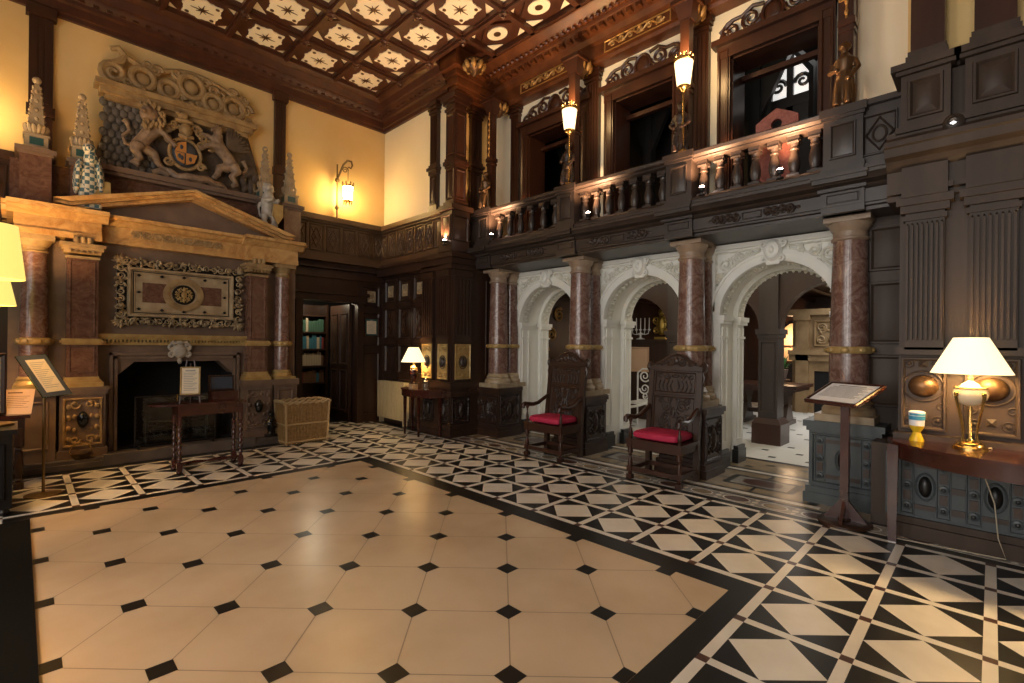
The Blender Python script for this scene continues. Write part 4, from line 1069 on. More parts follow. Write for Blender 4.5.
for k in range(15):
    u = -hw + .1 + k * .091
    for sg in (-1, 1): fr.spiral(u, sg * (hh - .055), .045, 1.4, k, 1 if k % 2 else -1, .012, .0)
for k in range(7):
    v = -hh + .14 + k * .1
    for sg in (-1, 1): fr.spiral(sg * (hw - .055), v, .045, 1.4, k, 1 if k % 2 else -1, .012, .0)
for su in (-1, 1):
    for sv in (-1, 1):
        for q in range(5):
            a = math.atan2(sv, su) + (q - 2) * .32; fr.ell((su * (hw - .07) + .05 * math.cos(a), sv * (hh - .07) + .05 * math.sin(a), .0), (.07, .016, .024), 8, 5, Matrix.Rotation(a, 4, 'Z'))
fr = fr.build('carved_frame', 'silver_carving', ch)
pn = MB(FY(7.96, fx, fz)); pn.rect_frame(-.62, .62, -.325, .325, .055, .05, -.03); pn.box(-.6, .6, -.3, .3, -.06, -.012); pn.rect_frame(-.55, .55, -.265, .265, .02, .012, -.012)
pn.build('inner_frame', 'cream_stone', fr)
for sg in (-1, 1): pn = MB(FY(7.96, fx, fz)); pn.box(sg * .33 - .13, sg * .33 + .13, -.13, .13, -.03, -.004); pn.build('red_inlay', 'brown_marble', fr)
pn = MB(FY(7.96, fx, fz)); pn.tube([(.20 * math.cos(k * PI / 16), .185 * math.sin(k * PI / 16), -.005) for k in range(32)], .045, 6, True, flat=.4); pn.build('round_inlay', 'relief_stone', fr)
pn = MB(FY(7.96, fx, fz)); pn.lathe([(.135, -.02), (.135, -.006)], (0, 0, 0), 28)
for u, v in ((-.5, .22), (.5, .22), (-.5, -.22), (.5, -.22), (-.25, .225), (0, .235), (.25, .225), (-.25, -.225), (0, -.235), (.25, -.225), (-.5, 0), (.5, 0), (-.195, 0), (.195, 0)): pn.prism([(u - .026, v), (u, v - .02), (u + .026, v), (u, v + .02)], -.01, .006)
pn.rect_frame(-.56, .56, -.275, .275, .012, .004, -.012)
pn.build('dark_inlay', 'oak_black', fr)
pn = MB(FY(7.96, fx, fz)); pn.ell((0, 0, .01), (.035, .05, .02), 10, 6)
for k in range(8): a = 2 * PI * k / 8; pn.ell((.075 * math.cos(a), .075 * math.sin(a), .004), (.036, .014, .016), 8, 5, Matrix.Rotation(a, 4, 'Z')); pn.spiral(.075 * math.cos(a + .4), .075 * math.sin(a + .4), .025, 1.2, a, 1, .008, .004)
pn.build('rosette', 'gilt_stone', fr)
# entablature, pediment
e = MB()
e.box(-.06, 3.10, 7.90, 8.6, 2.74, 2.80); e.box(-.06, 3.10, 7.92, 8.6, 2.80, 2.98)
e.prism([(7.90, 2.96), (7.86, 2.98), (7.83, 3.02), (7.76, 3.03), (7.75, 3.07), (8.6, 3.07), (8.6, 2.96)], -.16, 3.20, 'x')
for a, b in ((-.06, .70), (2.34, 3.08)): e.box(a, b, 7.80, 8.6, 2.73, 2.80); e.box(a, b, 7.82, 8.6, 2.80, 2.97); e.prism([(7.80, 2.95), (7.76, 2.98), (7.72, 3.02), (7.66, 3.03), (7.65, 3.075), (8.6, 3.075), (8.6, 2.95)], a - .06, b + .06, 'x')
e.build('entablature', 'sienna_marble', ch)
g = MB(FY(7.92, 1.52, 2.89)); g.leafscroll(-.52, .52, -.055, .055, 9, .014, .004)
for k in range(26): g.box(-.5 + k * .04, -.5 + k * .04 + .012, -.045, .045, 0, .012)
g.build('frieze_carving', 'relief_stone', ch)
pd = MB()
px0, px1, pax, pz0, pz1 = .42, 2.84, 1.66, 3.07, 3.46
def rake(o, th, ya):
    for (xe_, sg) in ((px0, 1), (px1, -1)):
        dx, dz = pax - xe_, pz1 - pz0; L = math.hypot(dx, dz); nx, nz = -dz / L * sg, abs(dx) / L
        A = (xe_, pz0 + o); B = (pax, pz1 + o)
        pd.prism([A, (B[0], B[1]), (B[0], B[1] + th), (A[0] - sg * .10, A[1] + th * .35)] if o == 0 else [(A[0] - sg * .02, A[1] - .01), (B[0], B[1]), (B[0], B[1] + th), (A[0] - sg * .16, A[1] + .01)], ya, 8.3, 'y')
rake(.0, .05, 7.80); rake(.045, .04, 7.74); rake(.08, .03, 7.68)
pd.build('pediment', 'sienna_marble', ch)
pd = MB(); pd.prism([(px0, pz0), (px1, pz0), (pax, pz1)], 7.95, 8.3, 'y'); pd.build('tympanum', 'grey_stone', ch)
# attic stage
a = MB(); a.box(-.10, 3.2, 8.22, 8.52, 3.05, 3.66); a.build('attic', 'brown_marble', ch)
a = MB(); a.box(.66, 2.86, 8.10, 8.52, 3.66, 3.70); a.box(.62, 2.90, 8.06, 8.52, 3.70, 3.77); a.build('attic_ledge', 'grey_stone', ch)
for (x0, x1, y0, zt) in ((-.02, .25, 7.92, 3.74), (.42, .66, 8.04, 3.74), (2.58, 2.80, 8.04, 3.72), (2.90, 3.16, 7.92, 3.70)):
    a = MB(); a.box(x0, x1, y0, 8.3, 3.07, zt - .08); a.box(x0 - .02, x1 + .02, y0 - .02, 8.3, 3.07, 3.13); a.build('attic_pedestal', 'brown_marble', ch)
    a = MB(); a.box(x0 - .015, x1 + .015, y0 - .015, 8.3, zt - .08, zt - .05); a.box(x0 - .04, x1 + .04, y0 - .04, 8.3, zt - .05, zt); a.build('pedestal_cap', 'grey_stone', ch)
# obelisks
def obelisk(x, y, z, h, label):
    t = thing('obelisk', label, 'ornament', (x, y, z), None); s = h / .88
    b = MB(FZ(x, y, z)); b.frust(-.125 * s, .125 * s, -.125 * s, .125 * s, 0, .03 * s, .01); b.box(-.10 * s, .10 * s, -.10 * s, .10 * s, .03 * s, .16 * s); b.box(-.115 * s, .115 * s, -.115 * s, .115 * s, .16 * s, .18 * s); b.build('base', 'cream_stone', t)
    b = MB(FZ(x, y, z)); b.box(-.06 * s, .06 * s, -.105 * s, .105 * s, .055 * s, .14 * s); b.box(-.105 * s, .105 * s, -.06 * s, .06 * s, .055 * s, .14 * s); b.build('inlay', 'green_inlay', t)
    b = MB(FZ(x, y, z))
    for q in range(14):
        a = 2 * PI * q / 14; b.ell((.085 * s * math.cos(a), .085 * s * math.sin(a), .245 * s), (.026 * s, .026 * s, .065 * s), 8, 6, Matrix.Rotation(a, 4, 'Z') @ Matrix.Rotation(.35, 4, 'Y'))
    b.lathe([(.06 * s, .18 * s), (.09 * s, .25 * s), (.07 * s, .31 * s)], seg=16); b.build('gadrooned_cup', 'cream_stone', t)
    b = MB(FZ(x, y, z)); b.frust(-.068 * s, .068 * s, -.068 * s, .068 * s, .30 * s, .80 * s, .048 * s)
    for q in range(4):
        zz = (.37 + q * .11) * s; r_ = (.064 - .0107 * q) * s
        for a in range(4): b.ell((r_ * [1, 0, -1, 0][a], r_ * [0, 1, 0, -1][a], zz), (.020 * s, .020 * s, .022 * s), 8, 5)
        for a in range(4): b.ell((r_ * [1, 1, -1, -1][a] * .95, r_ * [1, -1, -1, 1][a] * .95, zz + .05 * s), (.014 * s, .014 * s, .018 * s), 7, 5)
    b.ell((0, 0, .84 * s), .042 * s, 14, 9); b.build('spire', 'cream_stone', t)
obelisk(.12, 8.07, 3.74, .88, 'leftmost pale stone obelisk, on the outer left pedestal')
obelisk(.53, 8.16, 3.74, .87, 'pale stone obelisk behind the checkered heraldic bird')
obelisk(2.69, 8.16, 3.72, .87, 'pale stone obelisk behind the pale lion statue')
obelisk(3.03, 8.07, 3.70, .87, 'rightmost pale stone obelisk, beside the wall lantern')
# heraldic supporters standing on the pediment ends
t = thing('heraldic_bird', 'checker painted heraldic bird perched on the left end of the pediment', 'statue', (.58, 7.9, 3.13))
b = MB(FZ(.58, 7.9, 3.12) @ Matrix.Scale(1.18, 4)); b.box(-.10, .10, -.09, .09, 0, .06); b.ell((0, 0, .30), (.10, .10, .20), 14, 10); b.ell((.01, -.02, .52), (.06, .065, .09), 12, 8); b.ell((.0, -.03, .62), (.058, .06, .055), 12, 8)
b.tube([(0, -.08, .62), (0, -.125, .60), (0, -.135, .57)], [.025, .016, .005], 8)
for sg in (-1, 1): b.tube([(sg * .05, -.02, .16), (sg * .055, -.05, .09), (sg * .05, -.07, .06)], [.035, .025, .03], 8)
o = b.build('bird_body', 'checker_paint', t); remesh(o, .012)
b = MB(FZ(.58, 7.9, 3.12) @ Matrix.Scale(1.18, 4))
for sg in (-1, 1): b.ell((sg * .085, .0, .33), (.04, .10, .19), 12, 8, Matrix.Rotation(sg * -.08, 4, 'Y'))
b.build('wing', 'checker_paint', t)
b = MB(FZ(.70, 7.86, 3.18)); b.prism([(-.08, .30), (.08, .30), (.085, .12), (0, 0), (-.085, .12)], -.03, .01, 'y'); b.build('shield', 'gilt_stone', t)
t = thing('lion_statue', 'pale upright lion statue on the right end of the pediment', 'statue', (2.66, 7.92, 3.30))
b = MB(FZ(2.66, 7.92, 3.26)); b.box(-.10, .12, -.09, .09, 0, .06)
b.tube([(.0, 0, .16), (-.01, 0, .28), (.0, 0, .42), (.0, -.01, .52)], [.095, .085, .10, .075], 12)
b.ell((-.01, -.03, .60), (.085, .085, .085), 12, 8); b.ell((-.03, -.10, .59), (.04, .05, .04), 10, 7)
for sg in (-1, 1):
    b.ell((sg * .055 - .01, -.01, .675), (.02, .015, .025), 7, 5); b.tube([(sg * .06, -.03, .44), (sg * .07 + .03, -.11, .40), (sg * .04 + .06, -.15, .43)], [.04, .034, .03], 8)
    b.tube([(sg * .055, .0, .18), (sg * .075, -.08, .17), (sg * .07, -.05, .08), (sg * .07, -.10, .075)], [.06, .05, .036, .035], 8)
b.tube([(0, .08, .12), (-.08, .1, .2), (-.11, .08, .32), (-.08, .08, .40)], [.02, .018, .018, .03], 8)
o = b.build('lion_body', 'pale_beast', t); remesh(o, .012)
b = MB(FZ(2.76, 7.80, 3.32)); b.prism([(-.07, .30), (.07, .30), (.075, .12), (0, 0), (-.075, .12)], -.03, .01, 'y'); b.build('shield', 'gilt_stone', t)
# ------------------------------------------------------------------ coat of arms relief
ar = thing('coat_of_arms', 'large carved coat of arms relief with lion and griffin below the ceiling', 'relief', (1.68, 8.40, 3.77))
b = MB(); b.prism([(.74, 3.77), (2.78, 3.77), (2.66, 4.3), (2.52, 4.78), (.76, 4.82), (.80, 4.4), (.68, 4.0)], 8.44, 8.5, 'y'); bb = b.build('backboard', 'relief_dark', ar)
b = MB(FY(8.44))
for r_ in range(9):
    for k in range(8):
        u = .76 + k * .085 + (.042 if r_ % 2 else 0); v = 3.90 + r_ * .10
        if u < 1.35: b.ell((u, v, .005), (.05, .065, .03), 10, 6)
b.build('scales', 'scale_stone', bb)
b = MB()
for a_, z0, z1 in ((.0, 4.72, 4.78), (.05, 4.78, 4.86), (.10, 4.86, 4.93)): b.box(.76 - a_, 2.50 + a_, 8.34 - a_, 8.5, z0, z1)
b.build('beam', 'relief_stone', ar)
b = MB(FY(8.40))        # strapwork cresting
b.spiral(.86, 5.10, .15, 1.7, -PI / 2, -1, .050, .02); b.tube([(.84, 5.22, .02), (.93, 5.28, .02), (.97, 5.37, .02), (.90, 5.44, .03), (.82, 5.40, .03)], [.05, .05, .05, .045, .035], 8)
for (cu, cv, rr) in ((1.17, 5.14, .13), (1.47, 5.10, .11), (1.74, 5.24, .15), (2.02, 5.10, .12), (2.30, 5.12, .14)):
    b.tube([(cu + rr * math.cos(k * PI / 10), cv + rr * 1.05 * math.sin(k * PI / 10), .03) for k in range(20)], .042, 8, True); b.ell((cu, cv, .0), (rr * .7, rr * .7, .04), 12, 6)
for (cu, cv, rr, s_) in ((1.32, 5.30, .08, 1), (1.02, 5.02, .07, -1), (1.60, 5.02, .07, 1), (1.56, 5.36, .07, -1), (1.92, 5.36, .07, 1), (2.13, 5.24, .09, -1), (2.16, 4.98, .06, 1), (2.47, 5.14, .10, 1), (2.44, 5.30, .06, -1), (2.28, 5.34, .07, 1), (1.86, 5.02, .06, -1), (2.52, 4.98, .06, -1), (1.22, 5.34, .06, -1), (2.03, 5.28, .07, 1)): b.spiral(cu, cv, rr, 1.5, 0, s_, .032, .03)
b.tube([(.95, 4.97, .02), (1.4, 4.97, .02), (1.9, 4.97, .02), (2.5, 4.95, .02)], .035, 8); b.tube([(1.0, 5.36, .02), (1.2, 5.28, .02), (1.4, 5.34, .02), (1.6, 5.42, .02), (1.74, 5.44, .02), (1.9, 5.43, .02), (2.1, 5.38, .02), (2.3, 5.32, .02), (2.5, 5.24, .02)], .035, 8)
for u in (1.17, 1.74, 2.30): b.ell((u, 4.97, .05), .05, 10, 7)
b.box(.95, 2.45, 4.93, 5.12, -.05, .0)
b.build('strapwork_cresting', 'relief_stone', ar)
L_ = FY(8.36)
b = MB(L_)              # lion
b.tube([(1.13, 4.20, 0), (1.18, 4.30, .01), (1.26, 4.42, .03), (1.30, 4.54, .04)], [.10, .085, .10, .10], 12)
b.ell((1.24, 4.64, .06), (.12, .13, .10), 12, 9); b.ell((1.19, 4.66, .14), (.065, .065, .07), 10, 8); b.ell((1.15, 4.63, .19), (.04, .035, .04), 8, 6)
for sg in (-1, 1): b.ell((1.19 + sg * .06, 4.75, .12), (.02, .03, .02), 7, 5)
b.tube([(1.30, 4.48, .08), (1.40, 4.42, .09), (1.50, 4.32, .09), (1.54, 4.28, .10)], [.055, .042, .034, .04], 8); b.tube([(1.30, 4.55, .0), (1.42, 4.56, .02), (1.50, 4.50, .03)], [.05, .04, .035], 8)
b.tube([(1.12, 4.20, .05), (1.08, 4.10, .07), (1.14, 4.02, .06), (1.05, 3.93, .06), (1.13, 3.91, .08)], [.09, .065, .05, .038, .04], 8); b.tube([(1.18, 4.18, .0), (1.30, 4.12, .02), (1.34, 4.02, .02), (1.40, 3.94, .02), (1.46, 3.95, .04)], [.08, .06, .045, .036, .04], 8)
b.tube([(1.06, 4.18, .0), (.98, 4.18, .02), (.95, 4.28, .02), (1.02, 4.36, .02), (1.0, 4.46, .02), (.96, 4.50, .02)], [.03, .026, .024, .024, .03, .045], 8)
o = b.build('lion', 'beast_stone', ar); remesh(o, .014)
b = MB(FY(8.24))
for k in range(46):
    a_ = R.uniform(-2.4, 2.2); rr = R.uniform(.08, .16); b.ell((1.24 + rr * math.cos(a_), 4.60 + rr * 1.2 * math.sin(a_), R.uniform(0, .06)), (.02, .045, .02), 7, 5, Matrix.Rotation(R.uniform(-.5, .5), 4, 'Z'))
b.build('lion_mane', 'relief_stone', ar)
b = MB(L_)              # griffin
b.tube([(2.28, 4.22, 0), (2.22, 4.32, .02), (2.10, 4.44, .03), (2.06, 4.56, .04), (2.08, 4.64, .05)], [.10, .085, .095, .075, .06], 12)
b.ell((2.06, 4.68, .08), (.065, .07, .065), 10, 8); b.tube([(2.02, 4.68, .12), (1.97, 4.65, .14), (1.96, 4.61, .13)], [.035, .025, .008], 8)
for sg in (-1, 1): b.ell((2.09 + sg * .03, 4.77, .07), (.014, .04, .014), 7, 5)
b.tube([(2.08, 4.44, .08), (1.97, 4.44, .09), (1.88, 4.38, .09), (1.83, 4.34, .1)], [.055, .042, .034, .04], 8); b.tube([(2.06, 4.52, .0), (1.95, 4.58, .02), (1.86, 4.58, .03)], [.05, .04, .035], 8)
b.tube([(2.28, 4.22, .05), (2.33, 4.12, .07), (2.26, 4.04, .06), (2.33, 3.93, .06), (2.26, 3.90, .08)], [.09, .065, .05, .038, .04], 8); b.tube([(2.22, 4.18, .0), (2.10, 4.14, .02), (2.08, 4.04, .02), (2.02, 3.96, .02)], [.08, .06, .045, .036], 8)
b.tube([(2.34, 4.2, .0), (2.44, 4.14, .02), (2.48, 4.24, .02), (2.42, 4.34, .02)], [.03, .026, .024, .04], 8)
o = b.build('griffin', 'beast_stone', ar); remesh(o, .014)
b = MB(FY(8.36))
for k in range(9): a_ = .15 + k * .17; b.ell((2.20 + .17 * math.cos(a_), 4.46 + .17 * math.sin(a_), .02 + .003 * k), (.17, .032, .025), 10, 6, Matrix.Rotation(a_, 4, 'Z'))
for k in range(10): b.ell((R.uniform(2.42, 2.62), R.uniform(3.9, 4.35), .0), (.05, .09, .03), 9, 6, Matrix.Rotation(R.uniform(-.6, .6), 4, 'Z'))
b.build('griffin_wing', 'relief_dark', ar)
b = MB(FY(8.34, 1.66, 4.22)); b.ell((0, 0, .02), (.16, .185, .06), 20, 10); s_ = b.build('shield', 'shield_dark', ar)
b = MB(FY(8.34, 1.66, 4.22)); b.prism([(-.135, 0), (-.10, .12), (0, .165), (0, 0)], .055, .09); b.prism([(0, 0), (.135, 0), (.10, -.12), (0, -.165)], .055, .09); b.prism([(-.135, -.01), (-.02, -.01), (-.02, -.155), (-.10, -.12)], .055, .085); b.build('shield_quarters', 'shield_orange', s_)
b = MB(FY(8.34, 1.66, 4.22))
for u, v in ((-.06, .07), (-.08, -.06), (-.05, -.08), (.05, -.08)): b.ell((u, v, .09), (.022, .035, .012), 8, 5)
b.build('charge', 'shield_dark', s_)
b = MB(FY(8.34, 1.66, 4.22)); b.tube([(.19 * math.cos(k * PI / 12), .215 * math.sin(k * PI / 12), .02) for k in range(24)], .026, 8, True)
for sg in (-1, 1):
    for z_ in (.17, -.15): b.spiral(sg * .2, z_, .06, 1.4, 0, sg, .022, .03)
b.build('strap_border', 'relief_stone', s_)
b = MB(FY(8.34)); b.ell((1.66, 4.56, .04), (.085, .10, .08), 14, 9); b.tube([(1.575, 4.47, .06), (1.66, 4.44, .09), (1.745, 4.47, .06)], .03, 8); b.ell((1.64, 4.68, .05), (.12, .04, .05), 12, 6); b.ell((1.62, 4.75, .06), (.07, .06, .05), 10, 7); b.ell((1.56, 4.77, .08), (.04, .03, .03), 8, 6)
for sg in (-1, 1):
    for k in range(5): b.spiral(1.66 + sg * (.13 + .05 * k), 4.62 - .05 * k, .06, 1.3, k, sg, .022, .02)
b.build('helm_and_mantling', 'relief_stone', ar)
b = MB(FY(8.28)); b.tube([(1.45, 3.92, .0), (1.55, 3.84, .05), (1.66, 3.86, .08), (1.80, 3.86, .08), (1.92, 3.90, .05), (2.0, 3.86, .03), (2.12, 3.86, .0), (2.18, 3.82, 0)], [.05, .055, .06, .06, .055, .05, .05, .03], 8, flat=1); b.tube([(1.28, 3.84, 0), (1.36, 3.88, .03), (1.45, 3.84, .02)], .05, 8)
b.build('motto_ribbon', 'beast_stone', ar)
# wooden pilasters on the yellow wall
for k, (a_, b_) in enumerate(((.05, .27), (2.93, 3.10), (-1.6, -1.38))):
    p = MB(FY(8.5)); p.box(a_, b_, 3.05, 5.66, -.02, .07); p.box(a_ - .02, b_ + .02, 3.74, 3.86, -.02, .09); p.box(a_ - .02, b_ + .02, 4.3, 4.42, -.02, .095); p.box(a_ - .03, b_ + .03, 5.52, 5.66, -.02, .11)
    for q in range(3): x = a_ + .03 + q * (b_ - a_ - .06) / 3; p.box(x + .01, x + (b_ - a_ - .06) / 3 - .01, 4.46, 5.48, .07, .082)
    struct(p.build('trim_%d' % (20 + k), 'oak_red'))
# ------------------------------------------------------------------ armchairs
def armchair(loc, label):
    t = thing('armchair', label, 'chair', loc, 'carved oak armchairs with red cushions')
    T = FZ(*loc); yh = .295; xb = .42
    for sg in (-1, 1):
        l = MB(T); l.lathe(turned(.42, .030, 0), (0, sg * yh, 0), 14); l.box(-.032, .032, sg * yh - .032, sg * yh + .032, .36, .46); l.box(-.032, .032, sg * yh - .032, sg * yh + .032, .0, .05); l.box(-.030, .030, sg * yh - .030, sg * yh + .030, .09, .15); l.build('leg', 'oak_red', t)
        l = MB(T); l.prism([(xb - .03, 0), (xb + .03, 0), (xb + .03, .45), (xb + .12, 1.22), (xb + .065, 1.22), (xb - .03, .45)], sg * yh - .03, sg * yh + .03, 'y'); l.build('leg', 'oak', t)
        s = MB(T); s.box(0, xb, sg * yh - .018, sg * yh + .018, .09, .14); s.build('stretcher', 'oak_red', t)
        a = MB(T); a.lathe([(r_ * .8, z_) for r_, z_ in turned(.23, .028, 2)], (.0, sg * yh, .46), 12); a.build('arm_support', 'oak_red', t)
        a = MB(T); pts = [(xb + .02, sg * yh, .80), (xb - .08, sg * yh, .755), (xb - .19, sg * (yh + .01), .70), (xb - .29, sg * (yh + .018), .685), (xb - .37, sg * (yh + .02), .695), (-.03, sg * (yh + .022), .705), (-.065, sg * (yh + .022), .69), (-.07, sg * (yh + .022), .665), (-.045, sg * (yh + .022), .655)]
        a.tube(pts, [.024, .025, .026, .028, .030, .032, .030, .026, .018], 10); a.build('arm', 'oak_red', t)
    s = MB(T); s.box(-.018, .018, -yh, yh, .09, .14); s.build('stretcher', 'oak_red', t)
    s = MB(T); s.box(xb - .018, xb + .018, -yh, yh, .09, .14); s.build('stretcher', 'oak_red', t)
    s = MB(T); s.box(-.025, xb, -yh - .025, yh + .025, .415, .44); s.box(-.04, xb + .01, -yh - .04, yh + .04, .44, .46); s.box(-.02, .0, -yh, yh, .35, .42); s.box(xb - .0, xb + .02, -yh, yh, .35, .42)
    for sg in (-1, 1): s.box(0, xb, sg * yh - .015, sg * yh + .015, .35, .42)
    s.build('seat', 'oak_red', t)
    c = MB(T); n = 18; m_ = 14; v = []; f = []
    def sup(q, e): return math.copysign(abs(q) ** e, q)
    for j in range(9):
        ph = -PI / 2 + PI * j / 8
        for i in range(32):
            th = 2 * PI * i / 32
            v.append((.195 + .22 * sup(math.cos(ph), .35) * sup(math.cos(th), .25), .275 * sup(math.cos(ph), .35) * sup(math.sin(th), .25), .51 + .052 * sup(math.sin(ph), .7)))
    for j in range(8):
        for i in range(32): f.append((j * 32 + i, j * 32 + (i + 1) % 32, (j + 1) * 32 + (i + 1) % 32, (j + 1) * 32 + i))
    c.add(v, f); c.build('cushion', 'red_velvet', t)
    # raked carved back
    bk = Matrix.Translation(loc) @ Matrix.Translation((xb - .005, 0, .45)) @ Matrix.Rotation(.115, 4, 'Y') @ Matrix.Diagonal((1, 1, 1.07, 1))
    B = bk @ FX(0)
    b = MB(B); b.box(-yh + .03, yh - .03, .02, .74, -.03, 0); b.rect_frame(-yh + .03, yh - .03, .04, .46, .03, .014); b.rect_frame(-yh + .03, yh - .03, .47, .73, .03, .014)
    b.box(-yh - .03, yh + .03, .73, .775, -.035, .022)
    b.build('back_panel', 'oak', t)
    g = MB(B)
    for sg in (-1, 1):
        for (u, v_, rr, d) in ((.10, .34, .065, 1), (.10, .20, .065, -1), (.155, .12, .045, 1), (.06, .10, .04, -1), (.155, .40, .04, -1), (.05, .42, .03, 1)): g.spiral(sg * u, v_, rr, 1.7, PI / 3, sg * d, .009, .004)
        g.tube([(sg * .02, .08, .004), (sg * .05, .2, .006), (sg * .03, .3, .006), (sg * .06, .43, .004)], .009, 6)
        for q in range(6): g.ell((sg * R.uniform(.03, .19), R.uniform(.1, .42), .004), (.028, .010, .01), 7, 4, Matrix.Rotation(R.uniform(0, 3), 4, 'Z'))
        for q in range(4): g.tube([(sg * (.03 + q * .05), .50, .004), (sg * (.055 + q * .05), .56, .012), (sg * (.03 + q * .05), .62, .004)], .008, 6)
        g.spiral(sg * .10, .665, .04, 1.5, 0, sg, .008, .004); g.spiral(sg * .19, .665, .03, 1.5, PI, sg, .008, .004)
    g.ell((0, .27, .006), (.025, .06, .014), 10, 6); g.ell((0, .67, .006), (.05, .02, .012), 10, 6)
    g.build('back_carving', 'oak_carved', t)
    g = MB(B)
    out = [(-yh + .0, .775), (yh - .0, .775)] + [(x, z) for x, z in ((.25, .80), (.20, .82), (.15, .845), (.10, .88), (.05, .90), (0, .908), (-.05, .90), (-.10, .88), (-.15, .845), (-.20, .82), (-.25, .80))]
    g.prism(out, -.03, .005); g.tube([(x, z, .005) for x, z in out[2:]], .016, 8)
    for sg in (-1, 1):
        g.spiral(sg * .075, .825, .05, 1.6, PI if sg > 0 else 0, sg, .012, .012); g.spiral(sg * .17, .80, .03, 1.4, PI if sg > 0 else 0, -sg, .010, .012); g.spiral(sg * (yh + .015), .765, .055, 1.6, PI / 2, -sg, .022, -.01)
        g.tube([(sg * (yh + .02), .72, -.01), (sg * (yh + .045), .66, -.01), (sg * (yh + .03), .60, -.01), (sg * (yh + .015), .57, -.01)], [.022, .020, .016, .010], 8)
    g.ell((0, .84, .012), (.03, .045, .015), 10, 6)
    g.build('crest_rail', 'oak', t)
    return t
a1 = armchair((4.92, 2.645, 0), 'nearer carved oak armchair with red cushion, closest to the lectern')
a2 = dup(a1, (4.92, 4.255, 0), 'further carved oak armchair with red cushion, between the first two arches')
# ------------------------------------------------------------------ lectern
t = thing('lectern', 'slim reddish wooden lectern holding a printed sheet beside the stone arch', 'lectern', (5.0, .89, 0))
lo = Vector((4.80, .98, 1.05)); hi = Vector((5.10, .83, 1.205)); wv = Vector((.15, .30, .0)).normalized() * .20
ax_d = (hi - lo); up_ = ax_d.normalized(); wu = wv.normalized(); nn = wu.cross(up_).normalized()
if nn.z < 0: nn = -nn; 
Bm = Matrix(((-wu.x, up_.x, nn.x, (lo.x + hi.x) / 2), (-wu.y, up_.y, nn.y, (lo.y + hi.y) / 2), (-wu.z, up_.z, nn.z, (lo.z + hi.z) / 2), (0, 0, 0, 1)))
hl = ax_d.length / 2
p = MB(Bm); p.box(-.235, .235, -hl, hl, -.03, -.008); p.rect_frame(-.235, .235, -hl, hl, .03, .012, -.008); p.build('board', 'mahogany', t)
p = MB(Bm); p.box(-.205, .205, -hl + .03, hl - .028, -.008, -.003); p.build('printed_sheet', 'paper', t)
p = MB(Bm); p.box(-.12, .12, hl - .065, hl - .055, -.003, -.0022)
for k in range(11): p.box(-.18 if k else -.16, .18 - .03 * (k % 3), hl - .085 - k * .018, hl - .079 - k * .018, -.003, -.0024)
p.build('print', 'ink', t)
p = MB(); p.box(4.965, 5.035, .865, .925, .04, 1.09); p.box(4.94, 5.06, .845, .945, 1.06, 1.10); p.build('pole', 'mahogany', t)
p = MB(FZ(5.0, .895, 0)); p.lathe([(.20, 0), (.20, .018), (.185, .028), (.05, .034), (.05, .05)], seg=32)
p.build('base', 'oak', t)
p = MB(FZ(5.0, .895, 0))
for q in range(4):
    a = q * PI / 2
    p.T = FZ(5.0, .895, 0, a); p.prism([(.03, .03), (.16, .03), (.03, .20)], -.012, .012, 'y')
p.build('bracket', 'mahogany', t)
# ------------------------------------------------------------------ right console, lamp, collecting tumbler
t = thing('console_table', 'bow fronted polished console table against the fluted bay', 'table', (4.9, -.45, 0))
def bow(r): return [(4.975, .60 * r + -.45 * (1 - r))] + [(4.975 - .62 * r * math.sin(PI * k / 32), -.45 + 1.05 * r * math.cos(PI * k / 32)) for k in range(1, 32)] + [(4.975, -.45 - 1.05 * r)]
p = MB(); p.prism(bow(1.0), .765, .79); p.build('tabletop', 'mahogany', t)
p = MB(); p.prism(bow(.97), .66, .765); p.build('apron', 'mahogany', t)
for (x, y) in ((4.80, .545), (4.44, -.10 - .35), (4.80, -1.4)):
    l = MB(FZ(x, y, 0)); l.box(-.034, .034, -.034, .034, .64, .764); l.frust(-.026, .026, -.026, .026, .0, .012, .004); l.add([(-.026, -.026, .01), (.026, -.026, .01), (.026, .026, .01), (-.026, .026, .01), (-.034, -.034, .70), (.034, -.034, .70), (.034, .034, .70), (-.034, .034, .70)], [(0, 3, 2, 1), (4, 5, 6, 7), (0, 1, 5, 4), (1, 2, 6, 5), (2, 3, 7, 6), (3, 0, 4, 7)]); l.build('leg', 'mahogany', t)
def lamp_light(name, loc, e, col=(1, .66, .30), r=.05):
    l = bpy.data.lights.new(name, 'POINT'); l.energy = e; l.color = col; l.shadow_soft_size = r
    o = bpy.data.objects.new(name, l); COL.objects.link(o); o.location = loc; return o
LX, LY, LZ = 4.84, .11, .79
t = thing('table_lamp', 'large lit table lamp with cream urn on brass legs and wide shade', 'lamp', (LX, LY, LZ))
T = FZ(LX, LY, LZ) @ Matrix.Diagonal((.79, .79, 1.02, 1))
s = MB(T); s.lathe([(.285, .53), (.122, .785), (.116, .785), (.279, .53)], seg=40, caps=False); s.build('lamp_shade', 'shade_glow', t)
s = MB(T); s.lathe([(.02, .30), (.075, .315), (.115, .35), (.125, .385), (.115, .42), (.085, .435), (.07, .44), (.06, .455), (.03, .47), (.02, .48)], seg=28); s.build('urn', 'ceramic', t)
s = MB(T); s.lathe([(.02, .47), (.02, .50), (.012, .51), (.012, .60)], seg=12); s.lathe([(.118, .425), (.124, .43), (.118, .437)], seg=28); s.lathe([(.125, 0), (.125, .012), (.105, .02), (.10, .035), (.085, .045), (.03, .05), (.012, .07), (.012, .31)], seg=28)
